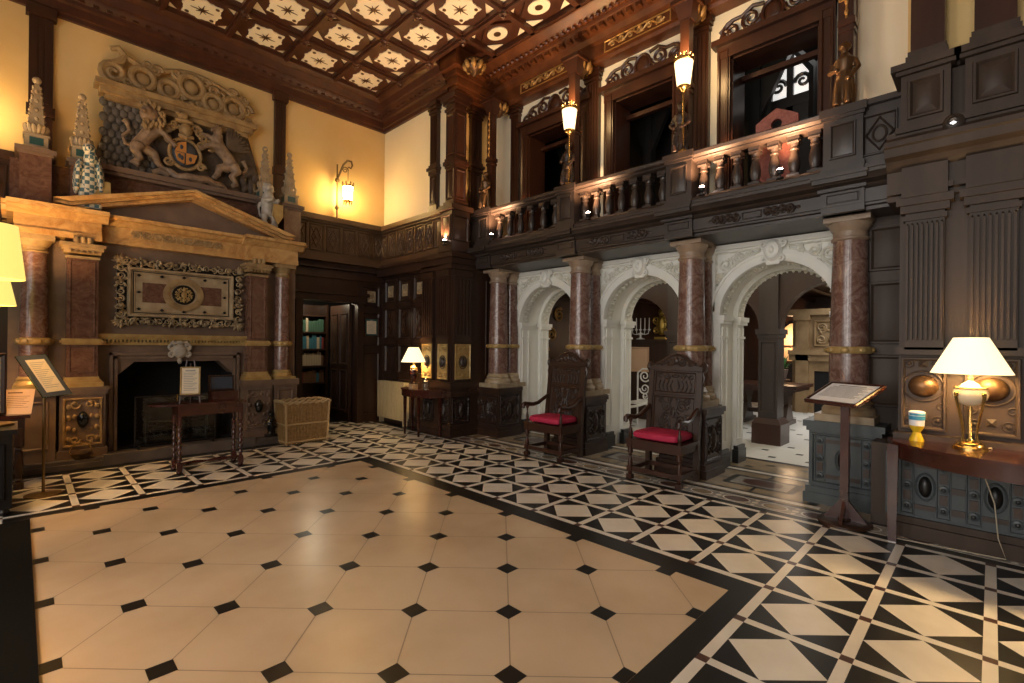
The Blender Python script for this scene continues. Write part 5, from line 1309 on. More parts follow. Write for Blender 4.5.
for q in range(4):
    a = PI / 4 + q * PI / 2; c_, s_ = math.cos(a), math.sin(a)
    s.tube([(.12 * c_, .12 * s_, .40), (.132 * c_, .132 * s_, .37), (.11 * c_, .11 * s_, .28), (.075 * c_, .075 * s_, .17), (.065 * c_, .065 * s_, .09), (.08 * c_, .08 * s_, .04)], [.014, .014, .010, .009, .009, .012], 8); s.ell((.128 * c_, .128 * s_, .385), .020, 8, 6)
s.build('brass_stand', 'brass', t)
s = MB(T); s.ell((0, 0, .64), (.03, .03, .05), 12, 8); s.build('bulb', 'bulb', t)
lamp_light('table_lamp_light', (LX, LY, LZ + .64), 18, r=.06)
dup(t, (4.66, -1.08, LZ), 'matching lit table lamp at the far end of the bow fronted console')
lamp_light('table_lamp_light', (4.66, -1.08, LZ + .64), 120, r=.06)
t = thing('collecting_tumbler', 'yellow footed collecting tumbler with a blue and white label', 'collecting box', (4.925, .415, .79))
T = FZ(4.925, .415, .79)
s = MB(T); s.lathe([(.046, 0), (.046, .012), (.030, .05), (.024, .07), (.040, .095), (.045, .11), (.047, .12)], seg=24); s.build('foot', 'yellow_plastic', t)
s = MB(T); s.lathe([(.047, .12), (.052, .225), (.040, .232), (.0, .234)], seg=24); s.build('cup', 'paper', t)
s = MB(T); s.lathe([(.0502, .165), (.0515, .195)], seg=24, a0=PI * .6, a1=PI * 1.7); s.lathe([(.0515, .20), (.0525, .215)], seg=24, a0=PI * .7, a1=PI * 1.55); s.build('label', 'blue_print', t)
s = MB(); s.tube([(4.80, .06, .795), (4.90, .0, .80), (4.985, -.02, .74), (4.96, -.03, .60), (4.93, .0, .62), (4.90, .03, .58), (4.92, -.02, .40), (4.94, -.04, .15), (4.92, -.08, .02), (4.90, .3, .012), (4.86, .58, .010)], .004, 6)
tag(s.build('lamp_cable', 'cream_books'), 'thin pale cable hanging below the console table', 'cable')
# ------------------------------------------------------------------ lamp console by the corner pier
t = thing('console_table', 'small canted wooden console table in front of the corner pier', 'table', (4.7, 6.8, 0))
top = [(4.87, 7.30), (4.60, 7.22), (4.50, 7.0), (4.50, 6.66), (4.62, 6.40), (4.87, 6.30)]
p = MB(); p.prism(top, .74, .765); p.build('tabletop', 'mahogany', t)
p = MB(); cx = sum(q[0] for q in top) / 6; cy = sum(q[1] for q in top) / 6
p.prism([(cx + (x - cx) * .95 if x < 4.8 else x, cy + (y - cy) * .95) for x, y in top], .64, .74); p.build('apron', 'mahogany', t)
for x, y in ((4.83, 7.20), (4.56, 7.02), (4.56, 6.62), (4.82, 6.40)):
    l = MB(FZ(x, y, 0)); l.add([(-.012, -.012, 0), (.012, -.012, 0), (.012, .012, 0), (-.012, .012, 0), (-.022, -.022, .66), (.022, -.022, .66), (.022, .022, .66), (-.022, .022, .66)], [(0, 3, 2, 1), (4, 5, 6, 7), (0, 1, 5, 4), (1, 2, 6, 5), (2, 3, 7, 6), (3, 0, 4, 7)]); l.build('leg', 'mahogany', t)
LX2, LY2 = 4.66, 6.93
t = thing('table_lamp', 'lit lamp with dark urn base and white shade by the radiator', 'lamp', (LX2, LY2, .765)); T = FZ(LX2, LY2, .765)
s = MB(T); s.lathe([(.205, .445), (.085, .69), (.080, .69), (.20, .445)], seg=32, caps=False); s.build('lamp_shade', 'shade_glow', t)
s = MB(T); s.box(-.055, .055, -.055, .055, 0, .075); s.build('plinth', 'cream_stone', t)
s = MB(T); s.lathe([(.045, .075), (.04, .09), (.02, .11), (.03, .13), (.062, .22), (.075, .29), (.07, .315), (.05, .33)], seg=24); s.build('urn', 'mahogany', t)
s = MB(T); s.lathe([(.05, .33), (.06, .345), (.04, .37), (.015, .39), (.012, .50)], seg=16); s.build('neck', 'brass', t)
s = MB(T); s.ell((0, 0, .56), (.028, .028, .045), 10, 8); s.build('bulb', 'bulb', t)
lamp_light('console_lamp_light', (LX2, LY2, .765 + .56), 18)
t = thing('glass_jar', 'small lidded glass jar on the console beside the dark lamp', 'jar', (4.66, 6.57, .765)); T = FZ(4.66, 6.57, .765)
s = MB(T); s.lathe([(.05, 0), (.055, .01), (.055, .10), (.04, .125), (.04, .13), (.034, .13), (.048, .10), (.048, .012)], seg=20); s.build('body', 'clear_glass', t)
s = MB(T); s.lathe([(.045, .13), (.045, .145), (.02, .155), (.012, .17), (.016, .18), (0, .19)], seg=20); s.build('lid', 'chrome', t)
# radiator
t = thing('radiator', 'cream column radiator standing against the dark panelled return wall', 'radiator', (4.98, 8.05, 0))
for k in range(16):
    y = 7.62 + k * .058; s = MB(); s.box(4.91, 5.035, y, y + .040, .10, .80); s.tube([(4.92, y + .02, .78), (5.03, y + .02, .78)], .021, 8); s.build('radiator_column', 'radiator_paint', t)
s = MB(); s.tube([(4.97, 7.62, .16), (4.97, 8.53, .16)], .022, 10); s.tube([(4.97, 7.62, .74), (4.97, 8.53, .74)], .022, 10); s.build('header_pipe', 'radiator_paint', t)
s = MB()
for y in (7.66, 8.48): s.box(4.93, 5.02, y - .015, y + .015, 0, .12)
s.build('foot', 'radiator_paint', t)
t = thing('framed_notice', 'small framed notice on the dark panelling right of the library door', 'notice', (4.79, 8.57, 1.82))
s = MB(FY(8.575)); s.rect_frame(4.63, 4.95, 1.64, 2.02, .035, .025); s.build('frame', 'oak_red', t)
s = MB(FY(8.575)); s.box(4.66, 4.92, 1.67, 1.99, 0, .006); s.build('mount', 'green_inlay', t)
s = MB(FY(8.575)); s.box(4.69, 4.89, 1.70, 1.95, .006, .010); s.build('sheet', 'paper_warm', t)
s = MB(FY(8.575))
for k in range(8): s.box(4.71, 4.87 - .02 * (k % 3), 1.91 - k * .025, 1.917 - k * .025, .010, .0105)
s.box(4.76, 4.82, 1.955, 1.975, .006, .012)
s.build('print', 'ink', t)
# ------------------------------------------------------------------ table before the hearth
t = thing('side_table', 'narrow dark table with bobbin turned legs in front of the hearth', 'table', (1.58, 6.68, 0))
x0, x1, y0, y1 = 1.26, 1.93, 6.53, 6.84
s = MB(); s.box(x0 - .03, x1 + .03, y0 - .03, y1 + .03, .775, .80); s.prism([(x0 - .03, y0 - .02)] + [(x0 - .03 - .22 * math.sin(PI * k / 12), (y0 + y1) / 2 - .17 * math.cos(PI * k / 12)) for k in range(1, 12)] + [(x0 - .03, y1 + .02)], .78, .80); s.build('tabletop', 'mahogany', t)
s = MB(); s.box(x0, x1, y0, y1, .66, .775); s.build('frieze_rail', 'mahogany', t)
for x in (x0 + .02, x1 - .02):
    for y in (y0 + .02, y1 - .02):
        l = MB(FZ(x, y, 0)); l.lathe(turned(.58, .027, 1), (0, 0, .08), 12); l.box(-.027, .027, -.027, .027, .04, .12); l.ell((0, 0, .025), (.03, .03, .025), 10, 6); l.build('leg', 'mahogany', t)
s = MB(); s.tube([(x0 + .02, y0 + .02, .09), (x0 + .02, y1 - .02, .09)], .016, 8); s.tube([(x1 - .02, y0 + .02, .09), (x1 - .02, y1 - .02, .09)], .016, 8); s.lathe([(.012, x0 + .02), (.024, x0 + .2), (.012, x0 + .33), (.024, x0 + .46), (.012, x1 - .02)], (0, (y0 + y1) / 2, .09), 10, 'x'); s.build('stretcher', 'mahogany', t)
t = thing('easel', 'small wooden tabletop easel on the narrow dark table', 'easel', (1.40, 6.70, .80))
E = Matrix.Translation((1.40, 6.66, .80)) @ Matrix.Rotation(-.25, 4, 'Z') @ Matrix.Rotation(-.20, 4, 'X')
s = MB(E); s.tube([(-.10, 0, 0), (-.035, 0, .50)], .008, 6); s.tube([(.10, 0, 0), (.035, 0, .50)], .008, 6); s.box(-.11, .11, -.02, .01, .07, .085); s.tube([(0, .0, .46), (0, .12, .02)], .007, 6); s.box(-.05, .05, -.006, .006, .40, .412); s.build('easel_frame', 'oak_red', t)
t = thing('framed_notice', 'framed printed notice propped on the small wooden easel', 'notice', (1.40, 6.64, .88))
s = MB(E); s.T = E @ FY(-.008, 0, .0); s.rect_frame(-.10, .10, .088, .42, .018, .014); s.box(-.095, .095, .095, .415, -.006, .0); s.build('frame', 'gilt_stone', t)
s = MB(E @ FY(-.009)); s.box(-.083, .083, .105, .405, 0, .003); s.build('sheet', 'paper_warm', t)
s = MB(E @ FY(-.009))
s.box(-.05, .05, .365, .38, .003, .0036)
for k in range(11): s.box(-.065, .065 - .02 * (k % 3), .34 - k * .02, .347 - k * .02, .003, .0036)
s.build('print', 'ink', t)
t = thing('display_case', 'small dark open display case on the right end of the narrow table', 'case', (1.76, 6.72, .80))
s = MB(); s.box(1.62, 1.90, 6.62, 6.80, .80, .90); s.box(1.615, 1.905, 6.615, 6.805, .90, .91); s.build('case_body', 'mahogany', t)
s = MB(FY(6.79)); s.rect_frame(1.62, 1.90, .91, 1.10, .022, .014); s.box(1.62, 1.90, .91, 1.10, -.012, .0); s.build('lid', 'oak', t)
s = MB(FY(6.79)); s.box(1.642, 1.878, .932, 1.078, 0, .004); s.build('lid_lining', 'shield_dark', t)
# wicker basket
t = thing('wicker_basket', 'large rectangular wicker log basket beside the chimneypiece', 'basket', (3.12, 7.53, 0))
bx0, bx1, by0, by1, bh = 2.76, 3.37, 7.36, 7.74, .61
def rr(o, n=0):
    a, b, c_, d = bx0 - o, bx1 + o, by0 - o, by1 + o
    return a, b, c_, d
per = []
def sidept(s_, tt, z, out):
    lean = .02 * (z / bh)
    a, b, c_, d = rr(lean + out)
    if s_ == 0: return (a + (b - a) * tt, c_, z)
    if s_ == 1: return (b, c_ + (d - c_) * tt, z)
    if s_ == 2: return (b - (b - a) * tt, d, z)
    return (a, d - (d - c_) * tt, z)
wv_ = MB(); rows = 30; ns = [14, 9, 14, 9]
for r_ in range(rows):
    z = .03 + r_ * (bh - .06) / (rows - 1); pts = []
    for s_ in range(4):
        for i in range(ns[s_] * 2): tt = (i + .0) / (ns[s_] * 2); pts.append(sidept(s_, tt, z, .006 * math.cos(PI * (i) + PI * r_)))
    wv_.tube(pts, .0095, 5, True)
wv_.build('weave', 'wicker', t)
st = MB()
for s_ in range(4):
    for i in range(ns[s_] + 1): st.tube([sidept(s_, i / ns[s_], z, 0) for z in (0, .3, bh)], .0125, 6)
st.build('stake', 'wicker', t)
rm = MB()
for ph in (0, PI):
    pts = []
    for s_ in range(4):
        for i in range(20):
            tt = i / 20; p_ = Vector(sidept(s_, tt, bh, .0)); an_ = i * PI / 3 + ph; p_.z += .016 * math.sin(an_) + .01; o_ = .014 * math.cos(an_); q = sidept(s_, tt, bh, o_); pts.append((q[0], q[1], p_.z))
    rm.tube(pts, .017, 6, True)
for z in (.30, .04):
    pts = []
    for s_ in range(4):
        for i in range(12): pts.append(sidept(s_, i / 12, z, .008))
    rm.tube(pts, .014, 6, True)
for (sx, sy) in ((bx0, by0), (bx1, by0), (bx0, by1), (bx1, by1)): rm.tube([(sx, sy, 0), (sx + (-.02 if sx < 3 else .02), sy + (-.02 if sy < 7.5 else .02), bh)], .019, 8)
rm.build('rim', 'wicker_rim', t)
ln = MB(); ln.box(bx0 + .015, bx1 - .015, by0 + .015, by1 - .015, .01, .46); ln.build('basket_floor', 'brown_books', t)
for k in range(7):
    x = 2.90 + k * .072; y = 7.53 + R.uniform(-.05, .05)
    s = MB(); a_ = R.uniform(-.3, .3); s.tube([(x - .12 * math.sin(a_), y - .14 * math.cos(a_), .50), (x + .12 * math.sin(a_), y + .14 * math.cos(a_), .52)], [.036, .034], 9)
    tag(s.build('log', 'relief_stone'), 'short split log lying in the large wicker basket', 'log', 'logs in the wicker basket')
# hearth things
t = thing('hearth_pan', 'small brass hooped pan at the left end of the hearth kerb', 'pan', (.52, 7.70, .10))
s = MB(FZ(.52, 7.74, .10)); s.lathe([(.06, 0), (.09, .03), (.10, .07), (.094, .07), (.085, .035)], seg=20); s.build('pan', 'dark_brass', t)
s = MB(FZ(.52, 7.74, .10)); s.tube([(.10 * math.cos(k * PI / 14), 0, .07 + .13 * math.sin(k * PI / 14)) for k in range(15)], .005, 6); s.build('hoop_handle', 'brass', t)
t = thing('fire_screen', 'glass fire screen with brass uprights inside the hearth opening', 'fire screen', (1.55, 7.96, .13))
s = MB()
for x in (1.06, 1.98): s.box(x - .008, x + .008, 7.93, 7.945, .13, .78)
s.box(1.06, 1.98, 7.93, 7.945, .77, .785); s.box(1.06, 1.98, 7.93, 7.945, .13, .145)
for x in (1.10, 1.94): s.box(x - .01, x + .01, 7.86, 8.0, .10, .14)
s.build('screen_frame', 'oak_black', t)
s = MB(); s.box(1.512, 1.528, 7.925, 7.945, .13, .79); s.build('brass_upright', 'brass', t)
s = MB(); s.box(1.07, 1.51, 7.935, 7.94, .15, .77); s.box(1.53, 1.97, 7.935, 7.94, .15, .77); s.build('glass_panel', 'clear_glass', t)
t = thing('fire_grate', 'black iron fire grate standing inside the hearth', 'grate', (1.55, 8.25, .13))
s = MB()
for x in (1.2, 1.9): s.box(x - .02, x + .02, 8.10, 8.50, .13, .17); s.lathe([(.03, 0), (.02, .05), (.03, .2), (.02, .3), (.04, .34), (.0, .40)], (x, 8.10, .13), 12)
for k in range(9): s.tube([(1.22 + k * .082, 8.12, .24), (1.22 + k * .082, 8.48, .24)], .010, 6)
for z in (.30, .36, .42): s.tube([(1.2, 8.11, z), (1.9, 8.11, z)], .010, 6)
s.build('iron_frame', 'iron', t)
for k in range(5):
    s = MB(); s.tube([(1.28 + k * .05, 8.2 + .05 * (k % 3), .29 + .05 * (k % 2)), (1.75 + k * .02, 8.3 - .03 * k, .31 + .05 * (k % 2))], [.045, .04], 9); tag(s.build('log', 'firebrick'), 'charred log lying in the black fire grate', 'log', 'logs in the fire grate')
t = thing('firedog', 'black cast figure on a low foot beside the right hearth pedestal', 'statuette', (2.66, 7.70, .10))
s = MB(FZ(2.66, 7.71, .10)); s.box(-.08, .08, -.045, .045, 0, .04); s.lathe([(.05, .04), (.04, .08), (.055, .14), (.06, .22), (.035, .28), (.02, .30)], seg=14); s.ell((0, 0, .33), (.035, .035, .04), 10, 8)
for sg in (-1, 1): s.tube([(sg * .05, 0, .25), (sg * .085, -.02, .19), (sg * .05, -.05, .15)], .016, 7)
o = s.build('figure', 'black_lacquer', t); remesh(o, .008)
# ------------------------------------------------------------------ left hand group
t = thing('notice_stand', 'slender stand with tilted glass board and white notice, far left', 'stand', (.17, 6.57, 0))
s = MB(FZ(.17, 6.57, 0)); s.lathe([(.14, 0), (.14, .012), (.03, .02), (.012, .03), (.012, 1.14)], seg=24); s.build('pole', 'dark_brass', t)
Sm = Matrix.Translation((.17, 6.55, 1.17)) @ Matrix.Rotation(.528, 4, 'Z') @ Matrix.Rotation(.891, 4, 'X') @ Matrix.Rotation(.076, 4, 'Z')
s = MB(Sm); s.box(-.127, .127, -.251, .251, -.012, -.004); s.build('glass_board', 'green_glass', t)
s = MB(Sm); s.box(-.122, .122, -.246, .246, -.004, -.0025); s.build('board_face', 'shield_dark', t)
s = MB(Sm); s.box(-.075, .085, -.20, .19, -.002, .001); s.build('sheet', 'paper_warm', t)
s = MB(Sm)
for k in range(14): s.box(-.06, .07 - .02 * (k % 4), .15 - k * .023, .156 - k * .023, .001, .0014)
s.build('print', 'ink', t)
t = thing('library_table', 'dark table at the far left edge, left of the chimneypiece', 'table', (-.45, 7.1, 0))
s = MB(); s.box(-1.1, .08, 6.92, 7.55, .72, .755); s.build('tabletop', 'mahogany', t)
s = MB(); s.box(-1.05, .04, 6.96, 7.51, .62, .72); s.build('frieze_rail', 'oak', t)
for x in (-1.02, .0):
    for y in (6.99, 7.48): l = MB(FZ(x, y, 0)); l.lathe(turned(.62, .04, 0), seg=14); l.build('leg', 'oak', t)
s = MB(); s.box(-1.02, 0, 7.46, 7.49, .12, .16); s.box(-1.02, .0, 6.98, 7.01, .12, .16); s.build('stretcher', 'oak', t)
t = thing('leaning_board', 'tan card leaning on the dark table behind the glass board stand', 'card', (.0, 7.05, .755))
Lm = Matrix.Translation((-.02, 7.02, .757)) @ Matrix.Rotation(-.25, 4, 'Z') @ Matrix.Rotation(-.45, 4, 'X')
s = MB(Lm); s.box(-.11, .11, 0, .008, 0, .27); s.build('card', 'paper_tan', t)
s = MB(Lm); s.box(-.09, .02, -.0008, 0, .225, .24)
for k in range(7): s.box(-.09, .08 - .02 * (k % 3), -.0006, 0, .19 - k * .02, .194 - k * .02)
s.build('print', 'brown_books', t)
s = MB(Lm); s.tube([(0, .01, .2), (0, .13, .06)], .005, 6); s.build('prop', 'paper_tan', t)
t = thing('picture_frame', 'small framed picture at the very left edge on the dark table', 'picture', (-.24, 6.98, .755))
s = MB(Matrix.Translation((-.24, 6.98, .757)) @ Matrix.Rotation(.5, 4, 'Z') @ FY(0)); s.rect_frame(-.16, .16, .0, .62, .04, .025); s.box(-.16, .16, 0, .62, -.02, 0); s.build('frame', 'oak', t)
s = MB(Matrix.Translation((-.24, 6.98, .757)) @ Matrix.Rotation(.5, 4, 'Z') @ FY(0)); s.box(-.12, .12, .04, .58, 0, .006); s.build('picture', 'tile_grey', t)
def floor_lamp(x, y, zb, zt, rb, rt_, label, base=0, lname='floor_lamp'):
    t = thing(lname, label, 'lamp', (x, y, base)); T = FZ(x, y, 0)
    s = MB(T); s.lathe([(rb, zb), (rt_, zt), (rt_ - .006, zt), (rb - .006, zb)], seg=40, caps=False); s.build('lamp_shade', 'shade_yellow', t)
    s = MB(T); s.lathe([(.15, base), (.15, base + .02), (.04, base + .04), (.02, base + .08), (.02, base + .3), (.035, base + .34), (.018, base + .4), (.016, zb + .12)], seg=20); s.build('stem', 'dark_brass', t)
    s = MB(T); s.ell((0, 0, (zb + zt) / 2), (.03, .03, .05), 10, 8); s.build('bulb', 'bulb', t)
    lamp_light('floor_lamp_light', (x, y, zb + .8 * (zt - zb)), 52, (1, .58, .22))
floor_lamp(-.18, 6.30, 2.05, 2.53, .215, .165, 'tall yellow shaded lamp at the left edge, upper and nearer one', .742, 'table_lamp')
floor_lamp(-.24, 7.20, 1.86, 2.15, .215, .16, 'lower yellow shaded lamp standing on the dark table, left edge', .755, 'table_lamp')
floor_lamp(-1.35, 3.0, 1.45, 1.80, .26, .18, 'yellow shaded standing lamp on the added black floor strip, beyond the left edge', .014)
lamp_light('floor_lamp_light', (-1.35, 3.0, 1.52), 45, (1, .58, .22))
# ------------------------------------------------------------------ wall lantern
def sconce(x, label):
    t = thing('wall_lantern', label, 'lamp', (x, 8.45, 3.8)); T = FY(8.44, x, 0)
    s = MB(T); s.tube([(0, 3.70, .06), (0, 4.72, .06)], .014, 8); s.ell((0, 3.95, .06), (.035, .05, .035), 10, 6); s.ell((0, 4.44, .06), (.045, .045, .045), 10, 7); s.tube([(0, 4.44, 0), (0, 4.44, .06)], .02, 8); s.tube([(0, 3.95, 0), (0, 3.95, .06)], .02, 8)
    pts = [(0, 4.44, .06), (.03, 4.56, .10), (.06, 4.70, .16), (.11, 4.78, .22), (.17, 4.77, .25), (.19, 4.70, .25), (.16, 4.64, .25), (.12, 4.66, .25)]
    s.tube(pts, [.016, .018, .018, .018, .018, .016, .014, .012], 8)
    s.spiral(.10, 4.62, .06, 1.5, 0, 1, .010, .16); s.tube([(.11, 4.66, .25), (.11, 4.40, .25)], .006, 6); s.build('bracket', 'dark_brass', t)
    L = MB(T @ Matrix.Translation((.11, 4.10, .25)) @ Matrix.Rotation(-PI / 2, 4, 'X'))
    s = MB(FZ(x + .11, 8.44 - .25, 4.06)); s.lathe([(.06, .0), (.075, .01), (.085, .24), (.08, .24), (.07, .01)], seg=16, caps=False); s.build('glass_shade', 'shade_lantern', t)
    s = MB(FZ(x + .11, 8.44 - .25, 4.06)); s.lathe([(.09, .24), (.10, .25), (.09, .27), (.07, .28)], seg=16); s.lathe([(.07, -.02), (.075, 0), (.06, .01)], seg=16)
    for k in range(8):
        a = 2 * PI * k / 8; s.ell((.10 * math.cos(a), .10 * math.sin(a), .29), (.016, .016, .03), 7, 5); s.tube([(.08 * math.cos(a), .08 * math.sin(a), .0), (.088 * math.cos(a), .088 * math.sin(a), .25)], .004, 5); s.ell((.07 * math.cos(a), .07 * math.sin(a), -.05), (.010, .010, .03), 6, 5)
    s.build('crown', 'brass', t)
    lamp_light('lantern_light', (x + .11, 8.44 - .25, 4.18), 60, (1, .62, .24), .06)
sconce(3.98, 'lit wall lantern on a scrolled brass bracket, near the room corner')
sconce(-.75, 'lit wall lantern beyond the left edge')

t = thing('added_dark_chest', 'dark chest added to blacken the far left edge below the yellow lamp', 'added chest', (-.45, 6.25, 0))  # chest added to keep the far left edge dark under the lamp
s = MB(); s.box(-.95, -.04, 5.98, 6.56, .06, .70); s.T = FY(5.98); s.panel(-.90, -.52, .14, .62, .04, .02); s.panel(-.46, -.08, .14, .62, .04, .02); s.T = Matrix.Identity(4); s.build('body', 'oak_black', t)
s = MB(); s.box(-.99, -.01, 5.95, 6.58, .70, .74); s.build('chest_lid', 'oak_black', t)
for x in (-.9, -.09):
    for y in (6.03, 6.51): s = MB(FZ(x, y, 0)); s.lathe([(.03, 0), (.04, .03), (.03, .06)], seg=12); s.build('foot', 'oak_black', t)
s = MB(); s.box(-1.6, .068, -.5, 5.70, .001, .014)  # added black strip, hides the lamp's reflection in the floor border
tag(s.build('added_dark_strip', 'added_dark_matte'), 'black strip added to darken the left edge of the pale tiled floor', 'added strip')
# ------------------------------------------------------------------ beyond the arches
w = MB(); w.box(6.9, 15, -1.2, -1.0, 0, 2.95); struct(w.build('wall_corridor_front', 'oak'))
w = MB(); w.box(6.9, 15, 7.06, 7.2, 0, 2.95); struct(w.build('wall_corridor_left', 'oak'))
w = MB(); w.box(14.3, 14.5, -1.2, 7.2, 0, 2.95); struct(w.build('wall_far_room', 'oak'))
w = MB(); w.box(6.82, 15, -1.2, 7.2, 2.82, 2.86); struct(w.build('ceiling_corridor', 'oak'))
w = MB()
for k in range(12): y = -.8 + k * .68; w.box(8.7, 14.4, y - .06, y + .06, 2.70, 2.82)
struct(w.build('trim_24', 'oak_red'), 'ceiling beams of the far room')
for k, y in enumerate((.80, 2.50, 4.05, 5.65)):
    t = thing('corridor_pier', ['dark corridor pier, hidden behind the lectern side', 'dark square pier seen through the arch beside the lectern', 'dark square pier seen through the middle arch', 'dark square pier seen through the furthest arch'][k], 'pier', (8.4, y, 0))
    p = MB(); p.box(8.24, 8.56, y - .14, y + .14, .38, 2.82); p.box(8.20, 8.60, y - .18, y + .18, 1.72, 1.80); p.box(8.22, 8.58, y - .16, y + .16, 1.66, 1.72); p.T = FX(8.24); p.rect_frame(-y - .11, -y + .11, .5, 1.6, .02, .012); p.build('pier_shaft', 'oak_grey', t)
    p = MB(); p.box(8.17, 8.63, y - .21, y + .21, 0, .32); p.frust(8.17, 8.63, y - .21, y + .21, .32, .40, .05); p.build('pier_base', 'oak_red', t)
for k, (a, b) in enumerate(((.80, 2.50), (2.50, 4.05), (4.05, 5.65))):
    c_ = (a + b) / 2; r_ = (b - a) / 2 - .16
    p = MB(); p.prism([(a, 2.82), (a, 1.8), (c_ - r_, 1.8)] + [(c_ - r_ * math.cos(PI * i / 20), 1.8 + r_ * math.sin(PI * i / 20)) for i in range(1, 20)] + [(c_ + r_, 1.8), (b, 1.8), (b, 2.82)], 8.30, 8.50, 'x')
    struct(p.build('trim_%d' % (25 + k), 'oak'))
t = thing('far_fireplace', 'carved golden stone fireplace in the far room beyond the right arch', 'fireplace', (13.2, 2.4, 0))
p = MB(); p.box(13.0, 14.3, 2.95, 3.40, 0, 2.30); p.box(13.0, 14.3, 1.2, 1.65, 0, 2.30); p.box(13.0, 14.3, 1.65, 2.95, .98, 2.30); p.box(12.85, 14.3, 1.1, 3.5, 2.28, 2.42); p.box(12.80, 14.3, 1.15, 3.45, 1.36, 1.46); p.box(12.88, 14.3, 1.15, 3.45, 1.22, 1.36)
for y in (3.18, 1.42): p.box(12.88, 13.1, y - .13, y + .13, 0, 2.28); p.box(12.84, 13.1, y - .17, y + .17, 1.46, 1.54); p.box(12.84, 13.1, y - .17, y + .17, 2.16, 2.28)
p.build('surround', 'far_stone', t)
p = MB(); p.box(13.05, 13.6, 1.64, 2.96, 0, .98); p.build('fire_opening', 'soot', t)
p = MB(FX(13.0)); p.rect_frame(-2.95, -1.65, 1.55, 2.16, .06, .05)
for k in range(9): p.spiral(-2.80 + (k % 5) * .25, 1.72 + (k // 5) * .27, .11, 1.6, k, 1 if k % 2 else -1, .028, .03)
for k in range(24): p.ell((-R.uniform(1.72, 2.88), R.uniform(1.62, 2.10), .03), (.06, .03, .03), 8, 5, Matrix.Rotation(R.uniform(0, 3), 4, 'Z'))
p.build('overmantel_carving', 'far_stone', t)
t = thing('trestle_table', 'long wooden trestle table in the far room beyond the right arch', 'table', (10.6, 2.95, 0))
p = MB(); p.box(10.0, 11.2, 2.55, 3.9, .74, .80); p.box(10.05, 11.15, 2.6, 3.85, .68, .74); p.build('tabletop', 'oak_red', t)
for y in (2.85, 3.6): p = MB(); p.box(10.2, 11.0, y - .05, y + .05, 0, .08); p.prism([(10.35, .08), (10.85, .08), (10.70, .4), (10.85, .68), (10.35, .68), (10.50, .4)], y - .04, y + .04, 'y'); p.build('trestle', 'oak', t)
p = MB(); p.box(10.55, 10.65, 2.85, 3.6, .2, .28); p.build('stretcher', 'oak', t)
t = thing('potted_plant', 'leafy green pot plant standing beyond the dark pier', 'plant', (12.2, 3.42, .8))
p = MB(FZ(12.2, 3.42, 0)); p.lathe([(.10, .80), (.14, 1.0), (.15, 1.02), (.12, 1.02)], seg=16); p.build('pot', 'terracotta', t)
p = MB(FZ(12.2, 3.42, 1.0))
for k in range(46):
    a = R.uniform(0, 2 * PI); e = R.uniform(.3, 1.4); L = R.uniform(.18, .38); tip = Vector((math.cos(a) * math.cos(e), math.sin(a) * math.cos(e), math.sin(e))) * L
    p.tube([(0, 0, 0), tip * .5 + Vector((0, 0, .03)), tip], [.004, .03, .003], 5, flat=.25)
p.build('foliage', 'leaf', t)
t = thing('plant_stand', 'dark round stand carrying the leafy green pot plant', 'stand', (12.2, 3.42, 0))
p = MB(FZ(12.2, 3.42, 0)); p.lathe([(.16, 0), (.16, .03), (.05, .06), (.035, .2), (.05, .4), (.035, .6), (.05, .74), (.18, .77), (.18, .80)], seg=20); p.build('stand', 'oak', t)
# lit niche
w = MB(); w.prism([(3.42, 1.15), (3.42, 1.9)] + [(3.68 - .26 * math.cos(PI * i / 14), 1.9 + .26 * math.sin(PI * i / 14)) for i in range(1, 14)] + [(3.94, 1.9), (3.94, 1.15)], 14.22, 14.30, 'x'); struct(w.build('wall_niche', 'alcove_glow'))
lamp_light('niche_lamp', (13.9, 3.66, 1.75), 16, (1, .66, .38), .05)
w = MB()
for y in (3.36, 3.98): w.box(14.15, 14.3, y - .04, y + .04, .9, 2.2)
w.box(14.15, 14.3, 3.3, 4.0, 1.1, 1.17); w.box(14.18, 14.24, 3.66, 3.70, 1.17, 2.1); w.box(14.18, 14.24, 3.42, 3.94, 1.55, 1.58); struct(w.build('window_1', 'oak_red'))
# corridor cabinet with candelabrum, iron chair
t = thing('cabinet', 'dark cabinet with cream panel seen through the middle arch', 'cabinet', (9.3, 5.1, 0))
p = MB(); p.box(9.1, 9.6, 4.55, 5.85, .0, 1.60); p.box(9.06, 9.62, 4.52, 5.88, 1.60, 1.66); p.build('body', 'oak', t)
p = MB(); p.T = FX(9.1); p.panel(-5.55, -5.02, .98, 1.50, .04, .02); p.build('door', 'paper_tan', t)
t = thing('candelabrum', 'silver candelabrum with five white candles on the dark cabinet', 'candelabrum', (9.15, 5.28, 1.66))
p = MB(FZ(9.2, 5.28, 1.66)); p.lathe([(.09, 0), (.09, .012), (.03, .03), (.015, .06), (.025, .1), (.012, .14), (.012, .2)], seg=16)
for k in range(-2, 3):
    if k: p.tube([(0, 0, .14), (0, k * .05, .10), (0, k * .09, .12), (0, k * .10, .2)], .008, 6)
    p.lathe([(.012, .18), (.035, .2), (.035, .21), (.014, .215), (.014, .235)], (0, k * .10, 0), 10)
p.build('branch', 'white_metal', t)
for k in range(-2, 3): p = MB(FZ(9.2, 5.28 + k * .10, 1.66)); p.lathe([(.011, .235), (.011, .44), (.003, .45)], seg=8); p.build('candle', 'candle', t)
t = thing('gilt_figure', 'gilded carved ornament behind the candelabrum', 'ornament', (9.35, 4.85, 1.66))
p = MB(FX(9.3, 4.86, 1.66)); p.box(-.12, .12, 0, .05, -.08, .08); p.ell((0, .30, 0), (.11, .22, .06), 12, 8); p.ell((0, .56, .0), (.07, .08, .06), 10, 8)
